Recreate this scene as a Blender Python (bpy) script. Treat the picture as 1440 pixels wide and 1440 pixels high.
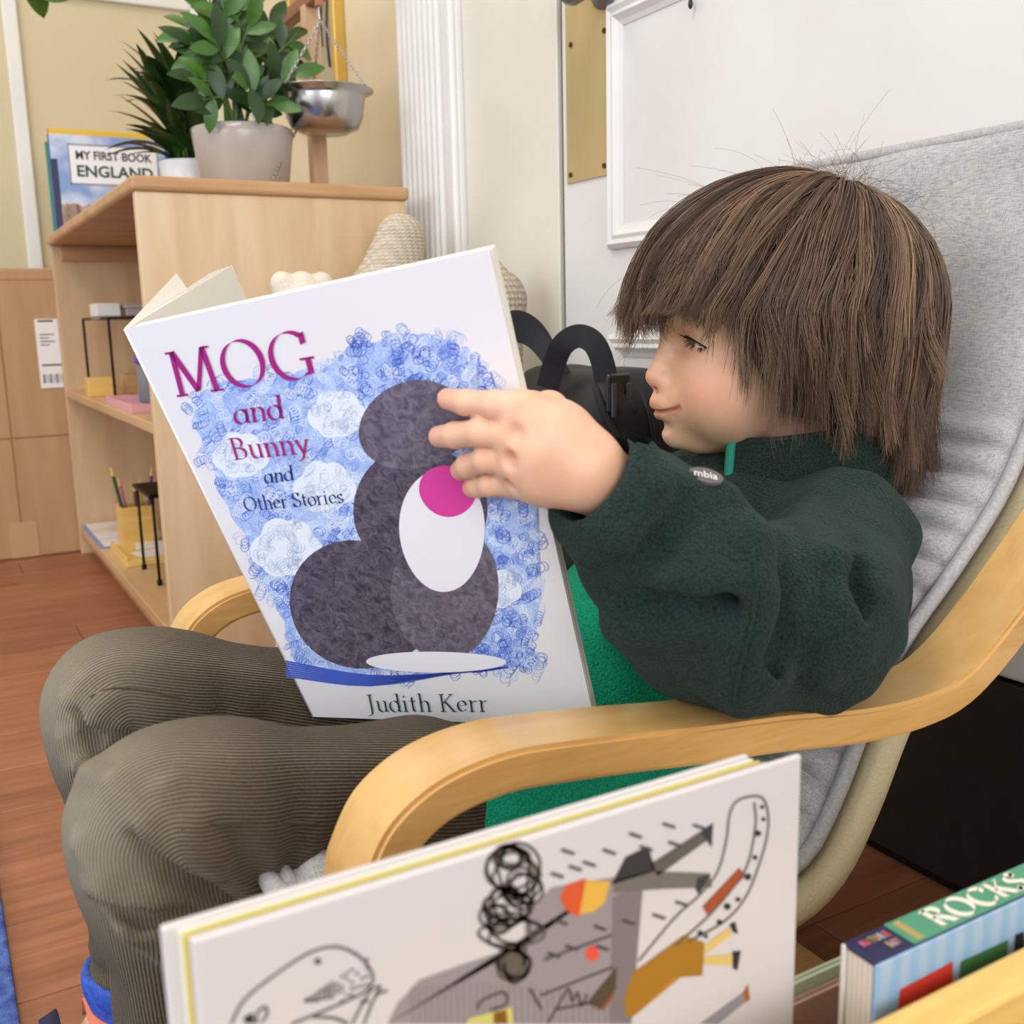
import bpy, bmesh, math, random
import numpy as np
from mathutils import Vector, Matrix
for o in list(bpy.data.objects): bpy.data.objects.remove(o)
SC = bpy.context.scene
COL = SC.collection
rnd = random.Random(7)
nrng = np.random.default_rng(7)

# ---------------------------------------------------------------- camera
# world: +X towards the door wall, +Y along that wall away from the camera, +Z up
FPX, PITCH, ROLL, YAW, CAMH = 1452.2, .1847, -.02312, .5132, .57
_F = np.array([math.sin(YAW)*math.cos(PITCH), math.cos(YAW)*math.cos(PITCH), -math.sin(PITCH)])
_R = np.array([math.cos(YAW), -math.sin(YAW), 0.]); _U = np.cross(_R, _F)
_c, _s = math.cos(ROLL), math.sin(ROLL)
_R, _U = _c*_R+_s*_U, -_s*_R+_c*_U
CAM = np.array([0, 0, CAMH])
def ray(x, y): return _F+_R*(x-720)/FPX+_U*(720-y)/FPX
def P(x, y, ax, v):
    d = ray(x, y); i = 'XYZ'.index(ax); return CAM+d*((v-CAM[i])/d[i])
def Dp(x, y, t): return CAM+ray(x, y)*t
cd = bpy.data.cameras.new('camera'); cam = bpy.data.objects.new('camera', cd); COL.objects.link(cam)
cd.sensor_width = 36; cd.lens = 36*FPX/1440; cd.clip_start = .01
cam.matrix_world = Matrix(((_R[0], _U[0], -_F[0], 0), (_R[1], _U[1], -_F[1], 0), (_R[2], _U[2], -_F[2], CAMH), (0, 0, 0, 1)))
cd.dof.use_dof = True; cd.dof.focus_distance = .82; cd.dof.aperture_fstop = 11
SC.camera = cam
# ---------------------------------------------------------------- light
w = bpy.data.worlds.new('world'); SC.world = w; w.use_nodes = True
w.node_tree.nodes['Background'].inputs[0].default_value = (.93, .96, 1, 1)
w.node_tree.nodes['Background'].inputs[1].default_value = 1.15
def area(name, loc, rot, sx, sy, power, col):
    l = bpy.data.lights.new(name, 'AREA'); l.shape = 'RECTANGLE'; l.size = sx; l.size_y = sy; l.energy = power; l.color = col
    o = bpy.data.objects.new(name, l); COL.objects.link(o); o.location = loc; o.rotation_euler = rot
    return o
area('ceiling_panel_lamp', (-.45, .55, 2.44), (0, 0, 0), 1.2, .6, 18, (1, .95, .87))
area('ceiling_panel_lamp', (-.35, 2.2, 2.44), (0, 0, 0), 1.2, .6, 14, (1, .93, .82))
area('daylight_fill', (-2.3, .2, 1.35), (0, math.radians(-84), 0), 1.3, 2.0, 24, (.95, .97, 1))
area('daylight_fill', (-.35, -2.0, 1.25), (math.radians(86), 0, 0), 1.9, 1.4, 36, (.96, .98, 1))  # fill lamp added behind the camera to brighten camera-facing surfaces
vs = SC.view_settings; vs.view_transform = 'Standard'; vs.look = 'None'; vs.gamma = 1; vs.use_curve_mapping = False
vs.exposure = .05

# ---------------------------------------------------------------- helpers
def lin(h):
    h = h.lstrip('#'); r = []
    for i in (0, 2, 4):
        c = int(h[i:i+2], 16)/255
        r.append(c/12.92 if c <= .04045 else ((c+.055)/1.055)**2.4)
    return (*r, 1)
def mat(name, col, rough=.6, metal=0, spec=.5, **kw):
    m = bpy.data.materials.get(name)
    if m: return m
    m = bpy.data.materials.new(name); m.use_nodes = True
    b = m.node_tree.nodes['Principled BSDF']
    b.inputs['Base Color'].default_value = lin(col) if isinstance(col, str) else col
    b.inputs['Roughness'].default_value = rough; b.inputs['Metallic'].default_value = metal
    b.inputs['Specular IOR Level'].default_value = spec
    for k, v in kw.items(): b.inputs[k.replace('_', ' ')].default_value = v
    return m
class NT:
    def __init__(s, m): s.t = m.node_tree; s.b = s.t.nodes['Principled BSDF']
    def n(s, typ, ins=None, **at):
        d = s.t.nodes.new('ShaderNode'+typ)
        for k, v in at.items(): setattr(d, k, v)
        for k, v in (ins or {}).items(): s.set(d, k, v)
        return d
    def set(s, d, k, v):
        i = d.inputs[k]
        if hasattr(v, 'is_output'): s.t.links.new(v, i)
        else: i.default_value = v
    def math(s, op, a, b=0., c=0.):
        return s.n('Math', {0: a, 1: b, 2: c}, operation=op).outputs[0]
    def ramp(s, f, stops, interp='LINEAR'):
        d = s.n('ValToRGB', {0: f}); e = d.color_ramp.elements; d.color_ramp.interpolation = interp
        while len(e) < len(stops): e.new(.5)
        for q, (p, c) in zip(e, stops): q.position = p; q.color = lin(c) if isinstance(c, str) else c
        return d.outputs[0]
    def co(s, scale=(1, 1, 1), kind='Object', rot=(0, 0, 0), loc=(0, 0, 0)):
        t = s.n('TexCoord').outputs[kind]
        return s.n('Mapping', {0: t, 1: loc, 2: rot, 3: scale}).outputs[0]
    def noise(s, v, scale, detail=3, rough=.5, dist=0): return s.n('TexNoise', {'Vector': v, 'Scale': scale, 'Detail': detail, 'Roughness': rough, 'Distortion': dist}).outputs[0]
    def bump(s, h, strength, dist=.001):
        d = s.n('Bump', {'Height': h, 'Strength': strength, 'Distance': dist}); s.t.links.new(d.outputs[0], s.b.inputs['Normal'])
    def base(s, c): s.t.links.new(c, s.b.inputs['Base Color'])
    def attr(s, name): return s.n('Attribute', attribute_name=name)
def noisemat(name, c1, c2, scale=20, rough=.6, bump=0, bscale=None, stretch=(1, 1, 1), detail=4, dist=0, bdist=.001, lo=.3, hi=.7, **kw):
    m = bpy.data.materials.get(name)
    if m: return m
    m = mat(name, c1, rough, **kw); t = NT(m); v = t.co(stretch)
    t.base(t.ramp(t.noise(v, scale, detail, .55, dist), [(lo, c1), (hi, c2)]))
    if bump: t.bump(t.noise(v, bscale or scale, 4, .6), bump, bdist)
    return m

def link(name, me, m=None, parent=None, smooth=False):
    if smooth: me.polygons.foreach_set('use_smooth', [True]*len(me.polygons))
    if m is not None:
        for q in (m if isinstance(m, (list, tuple)) else [m]): me.materials.append(q)
    o = bpy.data.objects.new(name, me); COL.objects.link(o)
    if parent is not None: o.parent = parent
    return o
def mk(name, V, Fc, m=None, parent=None, smooth=False):
    me = bpy.data.meshes.new(name); me.from_pydata([tuple(map(float, v)) for v in V], [], Fc); me.update()
    return link(name, me, m, parent, smooth)
def mkbm(name, bm, m=None, parent=None, smooth=False, off=None):
    me = bpy.data.meshes.new(name); bm.to_mesh(me); bm.free()
    return link(name, me, m, parent, smooth)
def tag(o, label=None, cat=None, group=None, kind=None):
    if label: o['label'] = label
    if cat: o['category'] = cat
    if group: o['group'] = group
    if kind: o['kind'] = kind
    return o
def empty(name, label, cat, loc=(0, 0, 0), group=None):
    o = bpy.data.objects.new(name, None); COL.objects.link(o); o.location = loc; o.empty_display_size = .02
    return tag(o, label, cat, group)
def under(o, root):            # parent while keeping the world position (roots are only translated)
    o.parent = root; o.location = o.location-root.location if root.type == 'EMPTY' else o.location
    return o
def bbox(bm, lo, hi, M=None):
    lo, hi = np.minimum(lo, hi), np.maximum(lo, hi)
    vs = [bm.verts.new((x, y, z)) for x in (lo[0], hi[0]) for y in (lo[1], hi[1]) for z in (lo[2], hi[2])]
    if M is not None:
        for v in vs: v.co = M @ v.co
    for f in ((0, 1, 3, 2), (4, 6, 7, 5), (0, 4, 5, 1), (2, 3, 7, 6), (0, 2, 6, 4), (1, 5, 7, 3)): bm.faces.new([vs[i] for i in f])
    return vs
def rbox(name, lo, hi, m, parent=None, bev=.002, seg=2, M=None, smooth=False):
    bm = bmesh.new(); bbox(bm, np.array(lo, float), np.array(hi, float), M)
    if bev: bmesh.ops.bevel(bm, geom=bm.edges[:], offset=bev, segments=seg, profile=.5, affect='EDGES')
    bmesh.ops.recalc_face_normals(bm, faces=bm.faces[:])
    return mkbm(name, bm, m, parent, smooth)
def boxes(name, L, m, parent=None, bev=0, M=None):
    bm = bmesh.new()
    for lo, hi in L: bbox(bm, np.array(lo, float), np.array(hi, float), M)
    if bev: bmesh.ops.bevel(bm, geom=bm.edges[:], offset=bev, segments=1, affect='EDGES')
    return mkbm(name, bm, m, parent)
def catmull(pts, n=8):
    p = np.array(pts, float); p = np.vstack([2*p[0]-p[1], p, 2*p[-1]-p[-2]]); out = []
    for i in range(1, len(p)-2):
        for k in range(n):
            t = k/n
            out.append(.5*(2*p[i]+(p[i+1]-p[i-1])*t+(2*p[i-1]-5*p[i]+4*p[i+1]-p[i+2])*t*t+(3*p[i]-p[i-1]-3*p[i+1]+p[i+2])*t**3))
    out.append(p[-2]); return np.array(out)
def tube_data(pts, r, n=8, caps=True):
    pts = np.array(pts, float); N = len(pts); r = np.broadcast_to(r, (N,))
    T = np.gradient(pts, axis=0); T /= np.linalg.norm(T, axis=1)[:, None]+1e-12
    a = np.array([0, 0, 1.]) if abs(T[0][2]) < .9 else np.array([1., 0, 0])
    u = np.cross(T[0], a); u /= np.linalg.norm(u); V = []; Fc = []
    for i in range(N):
        u = u-T[i]*(u@T[i]); u /= np.linalg.norm(u)+1e-12; v = np.cross(T[i], u)
        for k in range(n):
            th = 2*math.pi*k/n; V.append(pts[i]+r[i]*(u*math.cos(th)+v*math.sin(th)))
    for i in range(N-1):
        for k in range(n): Fc.append((i*n+k, i*n+(k+1) % n, (i+1)*n+(k+1) % n, (i+1)*n+k))
    if caps: Fc.append(tuple(range(n-1, -1, -1))); Fc.append(tuple((N-1)*n+k for k in range(n)))
    return V, Fc
def tube(name, pts, r, m, parent=None, n=8):
    V, Fc = tube_data(pts, r, n); return mk(name, V, Fc, m, parent, True)
def merge(parts):
    V = []; Fc = []
    for v, f in parts:
        o = len(V); V += list(v); Fc += [tuple(i+o for i in q) for q in f]
    return V, Fc
def lathe(name, prof, c, m, parent=None, n=40, closed=False):
    V = []; Fc = []; N = len(prof)
    for r, z in prof:
        for k in range(n):
            a = 2*math.pi*k/n; V.append((c[0]+r*math.cos(a), c[1]+r*math.sin(a), c[2]+z))
    for i in range(N-1 if not closed else N):
        for k in range(n): j = (i+1) % N; Fc.append((i*n+k, i*n+(k+1) % n, j*n+(k+1) % n, j*n+k))
    if not closed:
        Fc.append(tuple(range(n-1, -1, -1))); Fc.append(tuple((N-1)*n+k for k in range(n)))
    o = mk(name, V, Fc, m, parent, True)
    bm = bmesh.new(); bm.from_mesh(o.data); bmesh.ops.recalc_face_normals(bm, faces=bm.faces[:]); bm.to_mesh(o.data); bm.free()
    return o
def band(name, path, wvec, thick, m, parent=None, bev=.003, seg=2):
    """a bent strip: path = points in the XZ plane (top face), wvec = width vector, thick below"""
    p = np.array(path, float); T = np.gradient(p, axis=0); T /= np.linalg.norm(T, axis=1)[:, None]
    wv = np.array(wvec, float); Nn = np.cross(T, wv/np.linalg.norm(wv)); th = np.broadcast_to(thick, (len(p),))[:, None]
    a = p; b = p+wv; c = b+Nn*th; d = a+Nn*th
    bm = bmesh.new(); rows = [[bm.verts.new(q[i]) for q in (a, b, c, d)] for i in range(len(p))]
    for i in range(len(p)-1):
        for k in range(4): bm.faces.new((rows[i][k], rows[i][(k+1) % 4], rows[i+1][(k+1) % 4], rows[i+1][k]))
    bm.faces.new(rows[0][::-1]); bm.faces.new(rows[-1])
    bmesh.ops.recalc_face_normals(bm, faces=bm.faces[:])
    if bev:
        es = [e for e in bm.edges if len(e.link_faces) == 2 and e.calc_face_angle(0) > .9]
        bmesh.ops.bevel(bm, geom=es, offset=bev, segments=seg, affect='EDGES')
    o = mkbm(name, bm, m, parent, True)
    return o
def shade_auto(o, ang=40):
    me = o.data; me.polygons.foreach_set('use_smooth', [True]*len(me.polygons))
    bm = bmesh.new(); bm.from_mesh(me)
    for e in bm.edges: e.smooth = not (len(e.link_faces) == 2 and e.calc_face_angle(0) > math.radians(ang))
    bm.to_mesh(me); bm.free(); return o

# ---------------------------------------------------------------- implicit surfaces
def smin(a, b, k):
    h = np.maximum(k-np.abs(a-b), 0)/k; return np.minimum(a, b)-h*h*k*.25
def smax(a, b, k): return -smin(-a, -b, k)
def cone(p, a, b, ra, rb):
    a = np.asarray(a, float); b = np.asarray(b, float); d = b-a; t = np.clip(((p-a)@d)/(d@d), 0, 1)
    return np.linalg.norm(p-a-t[:, None]*d, axis=1)-(ra+(rb-ra)*t)
def chain(p, pts, rs, k=None):
    d = None
    for i in range(len(pts)-1):
        q = cone(p, pts[i], pts[i+1], rs[i], rs[i+1]); d = q if d is None else (smin(d, q, k) if k else np.minimum(d, q))
    return d
def ball(p, c, r): return np.linalg.norm(p-np.asarray(c, float), axis=1)-r
def ell(p, c, r, M=None):
    q = p-np.asarray(c, float)
    if M is not None: q = q@M
    r = np.asarray(r, float); k0 = np.linalg.norm(q/r, axis=1); k1 = np.linalg.norm(q/(r*r), axis=1)
    return k0*(k0-1)/(k1+1e-9)
def surface_nets(fn, lo, hi, h, lip=1.6):
    lo = np.array(lo, float); n = (np.ceil((np.array(hi)-lo)/h/4).astype(int))*4
    nb = n//4; g = np.stack(np.meshgrid(*[np.arange(k) for k in nb], indexing='ij'), -1).reshape(-1, 3)
    cd_ = fn(lo+(g*4+1.5)*h); V = np.repeat(np.repeat(np.repeat(cd_.reshape(nb), 4, 0), 4, 1), 4, 2).astype(np.float32)
    act = g[np.abs(cd_) < h*(2.6+1.8)*lip]
    off = np.stack(np.meshgrid(*[np.arange(4)]*3, indexing='ij'), -1).reshape(-1, 3)
    for i in range(0, len(act), 6000):
        idx = (act[i:i+6000, None]*4+off[None]).reshape(-1, 3)
        V[idx[:, 0], idx[:, 1], idx[:, 2]] = fn(lo+idx*h)
    S = V < 0
    cnt = np.zeros(np.array(n)-1, np.int8)
    for a in (0, 1):
        for b in (0, 1):
            for c in (0, 1): cnt += S[a:n[0]-1+a, b:n[1]-1+b, c:n[2]-1+c]
    A = np.argwhere((cnt > 0) & (cnt < 8)); vid = -np.ones(cnt.shape, np.int32); vid[A[:, 0], A[:, 1], A[:, 2]] = np.arange(len(A))
    acc = np.zeros((len(A), 3)); num = np.zeros(len(A))
    cor = [(a, b, c) for a in (0, 1) for b in (0, 1) for c in (0, 1)]
    for i, p in enumerate(cor):
        for q in cor[i+1:]:
            if sum(abs(x-y) for x, y in zip(p, q)) != 1: continue
            a = A+p; b = A+q; va = V[a[:, 0], a[:, 1], a[:, 2]]; vb = V[b[:, 0], b[:, 1], b[:, 2]]
            cr = (va < 0) != (vb < 0); t = np.where(cr, va/np.where(cr, va-vb, 1), 0)
            acc += np.where(cr[:, None], np.array(p)+t[:, None]*(np.array(q)-np.array(p)), 0); num += cr
    Pv = lo+(A+acc/num[:, None])*h
    quads = []
    for ax in range(3):
        sl0 = [slice(1, -1)]*3; sl0[ax] = slice(0, -1); sl1 = list(sl0); sl1[ax] = slice(1, None)
        s0 = S[tuple(sl0)]; s1 = S[tuple(sl1)]; E = np.argwhere(s0 != s1); fl = s0[E[:, 0], E[:, 1], E[:, 2]]
        o = np.ones(3, int); o[ax] = 0; E = E+o
        u, v = (ax+1) % 3, (ax+2) % 3; eu = np.eye(3, dtype=int)[u]; ev = np.eye(3, dtype=int)[v]
        ok = np.all(E-o >= 0, axis=1) & np.all(E < np.array(cnt.shape), axis=1); E = E[ok]; fl = fl[ok]
        q = np.stack([vid[tuple((E-eu-ev).T)], vid[tuple((E-ev).T)], vid[tuple(E.T)], vid[tuple((E-eu).T)]], 1)
        q[~fl] = q[~fl][:, ::-1]; q = q[(q >= 0).all(1)]; quads.append(q)
    Q = np.vstack(quads)
    e = h*.3
    for it in range(2):
        d = fn(Pv); G = np.stack([(fn(Pv+np.eye(3)[k]*e)-fn(Pv-np.eye(3)[k]*e))/(2*e) for k in range(3)], 1)
        st = (d/(np.sum(G*G, 1)+.05))[:, None]*G; l = np.linalg.norm(st, axis=1)[:, None]; st *= np.minimum(1, h*.6/(l+1e-12)); Pv = Pv-st*.9
    return Pv, Q
def npmesh(name, V, Q, m=None, parent=None, attrs=None, smooth=True):
    me = bpy.data.meshes.new(name); V = np.asarray(V, np.float32); Q = np.asarray(Q, np.int32); k = Q.shape[1]
    me.vertices.add(len(V)); me.vertices.foreach_set('co', V.ravel()); me.loops.add(Q.size); me.loops.foreach_set('vertex_index', Q.ravel())
    me.polygons.add(len(Q)); me.polygons.foreach_set('loop_start', np.arange(len(Q), dtype=np.int32)*k)
    me.update(calc_edges=True)
    for an, (typ, val) in (attrs or {}).items():
        a = me.attributes.new(an, typ, 'POINT'); a.data.foreach_set('color' if 'COLOR' in typ else 'value', np.asarray(val, np.float32).ravel())
    o = link(name, me, m, parent, smooth); me.validate(); return o
def vnoise(p, s, seed=0):
    """cheap smooth value noise built from rotated sines, about -1..1"""
    r = np.random.default_rng(seed); out = 0
    for i in range(5):
        d = r.normal(size=3); d /= np.linalg.norm(d); out = out+np.sin(p@d*s*(.7+.35*i)+r.uniform(0, 6.28)+1.3*np.sin(p@np.roll(d, 1)*s*.8+i))
    return out/3.2
def traceN(fn, pts, push=0., t0=.35, t1=1.2):
    """drop photo pixels onto an implicit surface (all at once)"""
    r = np.array([ray(x, y) for x, y in pts]); r /= np.linalg.norm(r, axis=1)[:, None]; s = np.full(len(r), t0)
    for i in range(70):
        d = fn(CAM+r*s[:, None]); mv = (d > .0003) & (s < t1)
        if not mv.any(): break
        s = np.where(mv, s+np.maximum(d*.75, .0002), s)
    p = CAM+r*s[:, None]; e = .001; g = np.stack([fn(p+np.eye(3)[k]*e)-fn(p-np.eye(3)[k]*e) for k in range(3)], 1); g /= np.linalg.norm(g, axis=1)[:, None]+1e-9
    return p+g*np.broadcast_to(np.asarray(push, float), (len(p),))[:, None], g
# ---------------------------------------------------------------- materials of the setting
WX = .839          # plane of the door wall
YB = 3.12          # plane of the far wall
def woodmat(name, c1, c2, c3, axis=0, scale=1., rough=.4, ring=9., bump=.05, coat=0, loc=(0, 0, 0)):
    m = mat(name, c1, rough); t = NT(m)
    st = [9., 9., 9.]; st[axis] = .9
    v = t.co(tuple(q*scale for q in st), loc=loc)
    n1 = t.noise(v, 1.6, 5, .6, 1.2); n2 = t.noise(v, ring, 3, .6, .4)
    mx = t.math('ADD', t.math('MULTIPLY', n1, .65), t.math('MULTIPLY', n2, .35))
    oi = t.n('ObjectInfo').outputs['Random']
    mx = t.math('ADD', mx, t.math('MULTIPLY', t.math('SUBTRACT', oi, .5), .10))
    t.base(t.ramp(mx, [(.34, c1), (.52, c2), (.68, c3)]))
    t.bump(n2, bump, .0006)
    if coat: t.b.inputs['Coat Weight'].default_value = coat; t.b.inputs['Coat Roughness'].default_value = .25
    return m
M_floor = woodmat('laminate_floor', '7d4b33', '9c6447', 'b07a5a', axis=0, scale=.8, rough=.38, ring=11)
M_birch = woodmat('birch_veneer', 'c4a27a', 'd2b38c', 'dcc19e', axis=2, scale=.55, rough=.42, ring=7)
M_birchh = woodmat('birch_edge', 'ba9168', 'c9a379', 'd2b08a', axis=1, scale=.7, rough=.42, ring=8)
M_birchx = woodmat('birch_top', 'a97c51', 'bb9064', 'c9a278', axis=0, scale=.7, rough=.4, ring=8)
M_beech = woodmat('bentwood', 'cb9c5a', 'd9ae6e', 'e1ba7d', axis=0, scale=.8, rough=.3, ring=10, coat=.3)
M_beech_side = woodmat('bentwood_lamination', 'b78647', 'cd9d5c', 'd9ae70', axis=0, scale=1., rough=.35, ring=16, coat=.2)
M_pine = woodmat('pine_rail', 'd9ac57', 'e8c272', 'efcd86', axis=0, scale=.8, rough=.4, ring=9)
M_white = noisemat('white_gloss_paint', 'dedcd9', 'e6e4e1', 6, .32, bump=.10, bscale=22, bdist=.004)
M_door = noisemat('white_door_paint', 'd4d1cf', 'dcdad8', 5, .38, bump=.12, bscale=30, bdist=.003)
M_cream = noisemat('cream_board_paint', 'd5d1c4', 'dedacd', 5, .42, bump=.10, bscale=18, bdist=.004)
M_yellow = noisemat('warm_wall_paint', 'd9c8a8', 'dfd0b2', 4, .6, bump=.06, bscale=40, bdist=.003)
M_beige = noisemat('beige_wall_paint', 'c9bc9a', 'd0c3a2', 3, .6, bump=.05, bscale=40, bdist=.003)
M_black = noisemat('black_paint', '161412', '22201d', 30, .45, bump=.1, bscale=60)
M_brass = noisemat('brushed_brass', 'c9b384', 'd3bf92', 30, .36, bump=.03, bscale=80, stretch=(1, 1, .05), metal=.55)
M_steel = mat('brushed_steel', 'b9b6b4', .22, 1)
M_dark = mat('dark_gap', '1b1a19', .8)
M_ceil = mat('ceiling_white', 'efede8', .8)

# ---------------------------------------------------------------- floor
fl = rbox('floor', (-2.6, -2.2, -.05), (WX+.12, YB+.12, -.012), mat('floor_bed', '4a2c1b', .7), bev=0); tag(fl, 'brown laminate floor of long planks', kind='structure')
pw, plen = .135, .92
row = 0; y = .10
pm = {}
while y < YB-.01:
    x = -.95-((row*.37) % .9)
    while x < WX:
        x0, x1 = max(x, -.95), min(x+plen, WX)
        if x1-x0 > .02:
            key = (round(x1-x0, 3))
            if key not in pm:
                bm = bmesh.new(); bbox(bm, np.array((0, 0, -.012)), np.array((x1-x0-.0012, pw-.0012, 0)))
                bmesh.ops.bevel(bm, geom=[e for e in bm.edges if all(v.co.z > -.001 for v in e.verts)], offset=.0008, segments=1, affect='EDGES')
                me = bpy.data.meshes.new('plank'); bm.to_mesh(me); bm.free(); me.materials.append(M_floor); pm[key] = me
            o = bpy.data.objects.new('plank', pm[key]); COL.objects.link(o); o.parent = fl; o.location = (x0, y, 0)
        x += plen
    y += pw; row += 1
# ---------------------------------------------------------------- right wall: warm plaster far end, door casing, door leaf
def st(o, label=None): return tag(o, label, kind='structure')
wr = st(rbox('wall_right', (WX+.012, -2.2, 0), (WX+.12, YB+.1, 2.5), M_yellow, bev=0), 'warm cream plaster wall beyond the shelf')
# fluted casing: backing board and round reeds
Yc0, Yc1 = 1.615, 1.845
cas = st(rbox('trim_1', (WX-.014, Yc0, 0), (WX+.013, Yc1, 2.3), M_white, bev=.002), 'white fluted door casing beside the wooden shelf')
nfl = 8; fw = (Yc1-Yc0-.055)/nfl
reed = None
for i in range(nfl):
    yy = Yc0+.050+fw*(i+.5)
    if reed is None:
        V, Fc = [], []
        for z in (0, 2.3):
            for k in range(9):
                a = math.pi*k/8; V.append((-math.sin(a)*fw*.50, math.cos(a)*fw*.44, z))
        for k in range(8): Fc.append((k, k+1, 10+k, 9+k))
        reed = mk('reed', V, Fc, M_white, cas, True); reed.location = (WX-.0135, yy, 0)
    else:
        o = reed.copy(); COL.objects.link(o); o.location = (WX-.0135, yy, 0)
rbox('bead', (WX-.026, Yc0, 0), (WX-.013, Yc0+.022, 2.3), M_white, cas, bev=.005, seg=3)
rbox('step_moulding', (WX-.021, Yc0+.030, 0), (WX-.013, Yc0+.046, 2.3), M_white, cas, bev=.003)
# flat board between casing and door
st(rbox('trim_2', (WX-.004, 1.322, 0), (WX+.013, Yc0-.002, 2.3), M_cream, bev=.002), 'flat cream board between the fluted casing and the door edge')
st(rbox('trim_3', (WX+.004, 1.30, 0), (WX+.0125, 1.33, 2.3), M_dark, bev=0), 'dark gap along the door edge')
# door leaf with two mouldings
dr = st(rbox('door_1', (WX-.004, -.35, .235), (WX+.013, 1.309, 2.25), M_door, bev=.003), 'white panelled door behind the armchair')
def panel(y0, y1, z0, z1):
    """picture-frame moulding: four mitred strips around a sunken field"""
    prof = [(0, 0), (.0, .006), (.006, .011), (.012, .008), (.017, .010), (.024, .004), (.030, .0015), (.030, 0)]
    corners = [(y0, z0), (y1, z0), (y1, z1), (y0, z1)]; dirs = [(1, 1), (-1, 1), (-1, -1), (1, -1)]
    for i in range(4):
        (ya, za), (yb, zb) = corners[i], corners[(i+1) % 4]; da, db = dirs[i], dirs[(i+1) % 4]
        V = [(WX-.004-h, ya+da[0]*q, za+da[1]*q) for q, h in prof]+[(WX-.004-h, yb+db[0]*q, zb+db[1]*q) for q, h in prof]
        n = len(prof); mk('panel_moulding', V, [(k, k+1, n+k+1, n+k) for k in range(n-1)], M_door, dr, False)
zu0 = P(863, 351, 'X', WX)[2]; zl1 = P(863, 470, 'X', WX)[2]; yl = P(863, 300, 'X', WX)[1]; zu1 = P(884, 4, 'X', WX)[2]
panel(.25, yl, zu0, zu1+.004); panel(.25, yl, .30, zl1)
zp = zu1+.07
panel(.25, yl, zp, 1.9)
kp = rbox('kick_plate', (WX-.010, -.35, .012), (WX+.012, 1.309, .232), M_black, dr, bev=.002)
kp['label'] = 'black plate along the door bottom'
# brass plate with four screws and the knob above it
pl = P(798, 259, 'X', WX-.006); pr = P(858, 246, 'X', WX-.006)
bp = empty('push_plate', 'tall brushed brass plate screwed to the door edge', 'door plate', (WX-.006, (pl[1]+pr[1])/2, pl[2]))
def sub(o): o.parent = bp; o.location = -Vector(bp.location); return o
sub(rbox('plate', (WX-.0068, pr[1], pl[2]), (WX-.0038, pl[1], pl[2]+.42), M_brass, bev=.0008))
for (x, y) in ((803, 63), (850, 43), (803, 246), (850, 233)):
    q = P(x, y, 'X', WX-.007)
    V, Fc = tube_data([(WX-.0062, q[1], q[2]), (WX-.0088, q[1], q[2])], .0036, 12)
    s = sub(mk('screw', V, Fc, mat('aged_brass_screw', '6b5126', .4, .8)))
    c = sub(rbox('screw_slot', (WX-.0092, q[1]-.0028, q[2]-.0006), (WX-.0087, q[1]+.0028, q[2]+.0006), M_dark, bev=0))
kq = P(830, -20, 'X', WX-.03)
kb = empty('door_knob', 'grey metal door knob above the brass plate', 'door knob', (WX-.006, kq[1], kq[2]))
V, Fc = [], []
prof = [(.006, .0), (.026, 0.0), (.026, .005), (.010, .008), (.009, .028), (.020, .034), (.0265, .046), (.0265, .054), (.021, .063), (.008, .066)]
for r, h in prof:
    for k in range(24): V.append((-h-.001, r*math.cos(k*math.pi/12), r*math.sin(k*math.pi/12)))
for i in range(len(prof)-1):
    for k in range(24): Fc.append((i*24+k, (i+1)*24+k, (i+1)*24+(k+1) % 24, i*24+(k+1) % 24))
Fc.append(tuple((len(prof)-1)*24+k for k in range(24)))
mk('knob', V[24*4:], [tuple(i-96 for i in f) for f in Fc if min(f) >= 96], mat('knob_metal', '8e8e8d', .35, .9), kb, True)
mk('rose', V[:120], [f for f in Fc if max(f) < 120], mat('knob_metal', '8e8e8d', .35, .9), kb, True)
# little black pull hanging on the door
q0 = P(970, -60, 'X', WX-.012); q1 = P(971, 3, 'X', WX-.012)
hk = empty('pull_cord', 'thin black cord with bead hanging on the white door', 'cord', tuple(q1))
V, Fc = tube_data([q0-q1, (q0-q1)*.5, (0, 0, 0)], .0012, 6); mk('cord', V, Fc, M_black, hk, True)
lathe('bead', [(.0008, .004), (.0022, .002), (.003, -.002), (.0022, -.0055), (.0008, -.0075)], (0, 0, 0), M_black, hk, 12)
rbox('hook', (-.002, -.003, q0[2]-q1[2]-.006), (.0155, .003, q0[2]-q1[2]+.006), M_black, hk, bev=.001)
# ---------------------------------------------------------------- far wall with white panel strips
wb = st(rbox('wall_back', (-2.6, YB, 0), (WX+.1, YB+.1, 2.5), M_beige, bev=0), 'beige far wall with white panel strips')
xa = P(33, 200, 'Y', YB)[0]; xb = P(278, 60, 'Y', YB)[0]; zt = P(220, 3, 'Y', YB)[2]
rbox('panel_strip', (xa-.020, YB-.016, 0), (xa+.016, YB+.001, 2.45), M_white, wb, bev=.004)
rbox('panel_strip', (xa+.016, YB-.016, zt-.016), (xb-.018, YB+.001, zt+.020), M_white, wb, bev=.004)
rbox('panel_strip', (xb-.018, YB-.016, 0.02), (xb+.018, YB+.001, 2.45), M_white, wb, bev=.004)
rbox('panel_field', (xb+.018, YB-.004, 0.02), (WX, YB+.001, 2.45), noisemat('pale_wall_paint', 'd8d2c0', 'ded8c8', 4, .6), wb, bev=0)
st(rbox('ceiling', (-2.6, -2.2, 2.5), (WX+.12, YB+.12, 2.56), M_ceil, bev=0), 'white ceiling')
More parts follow.
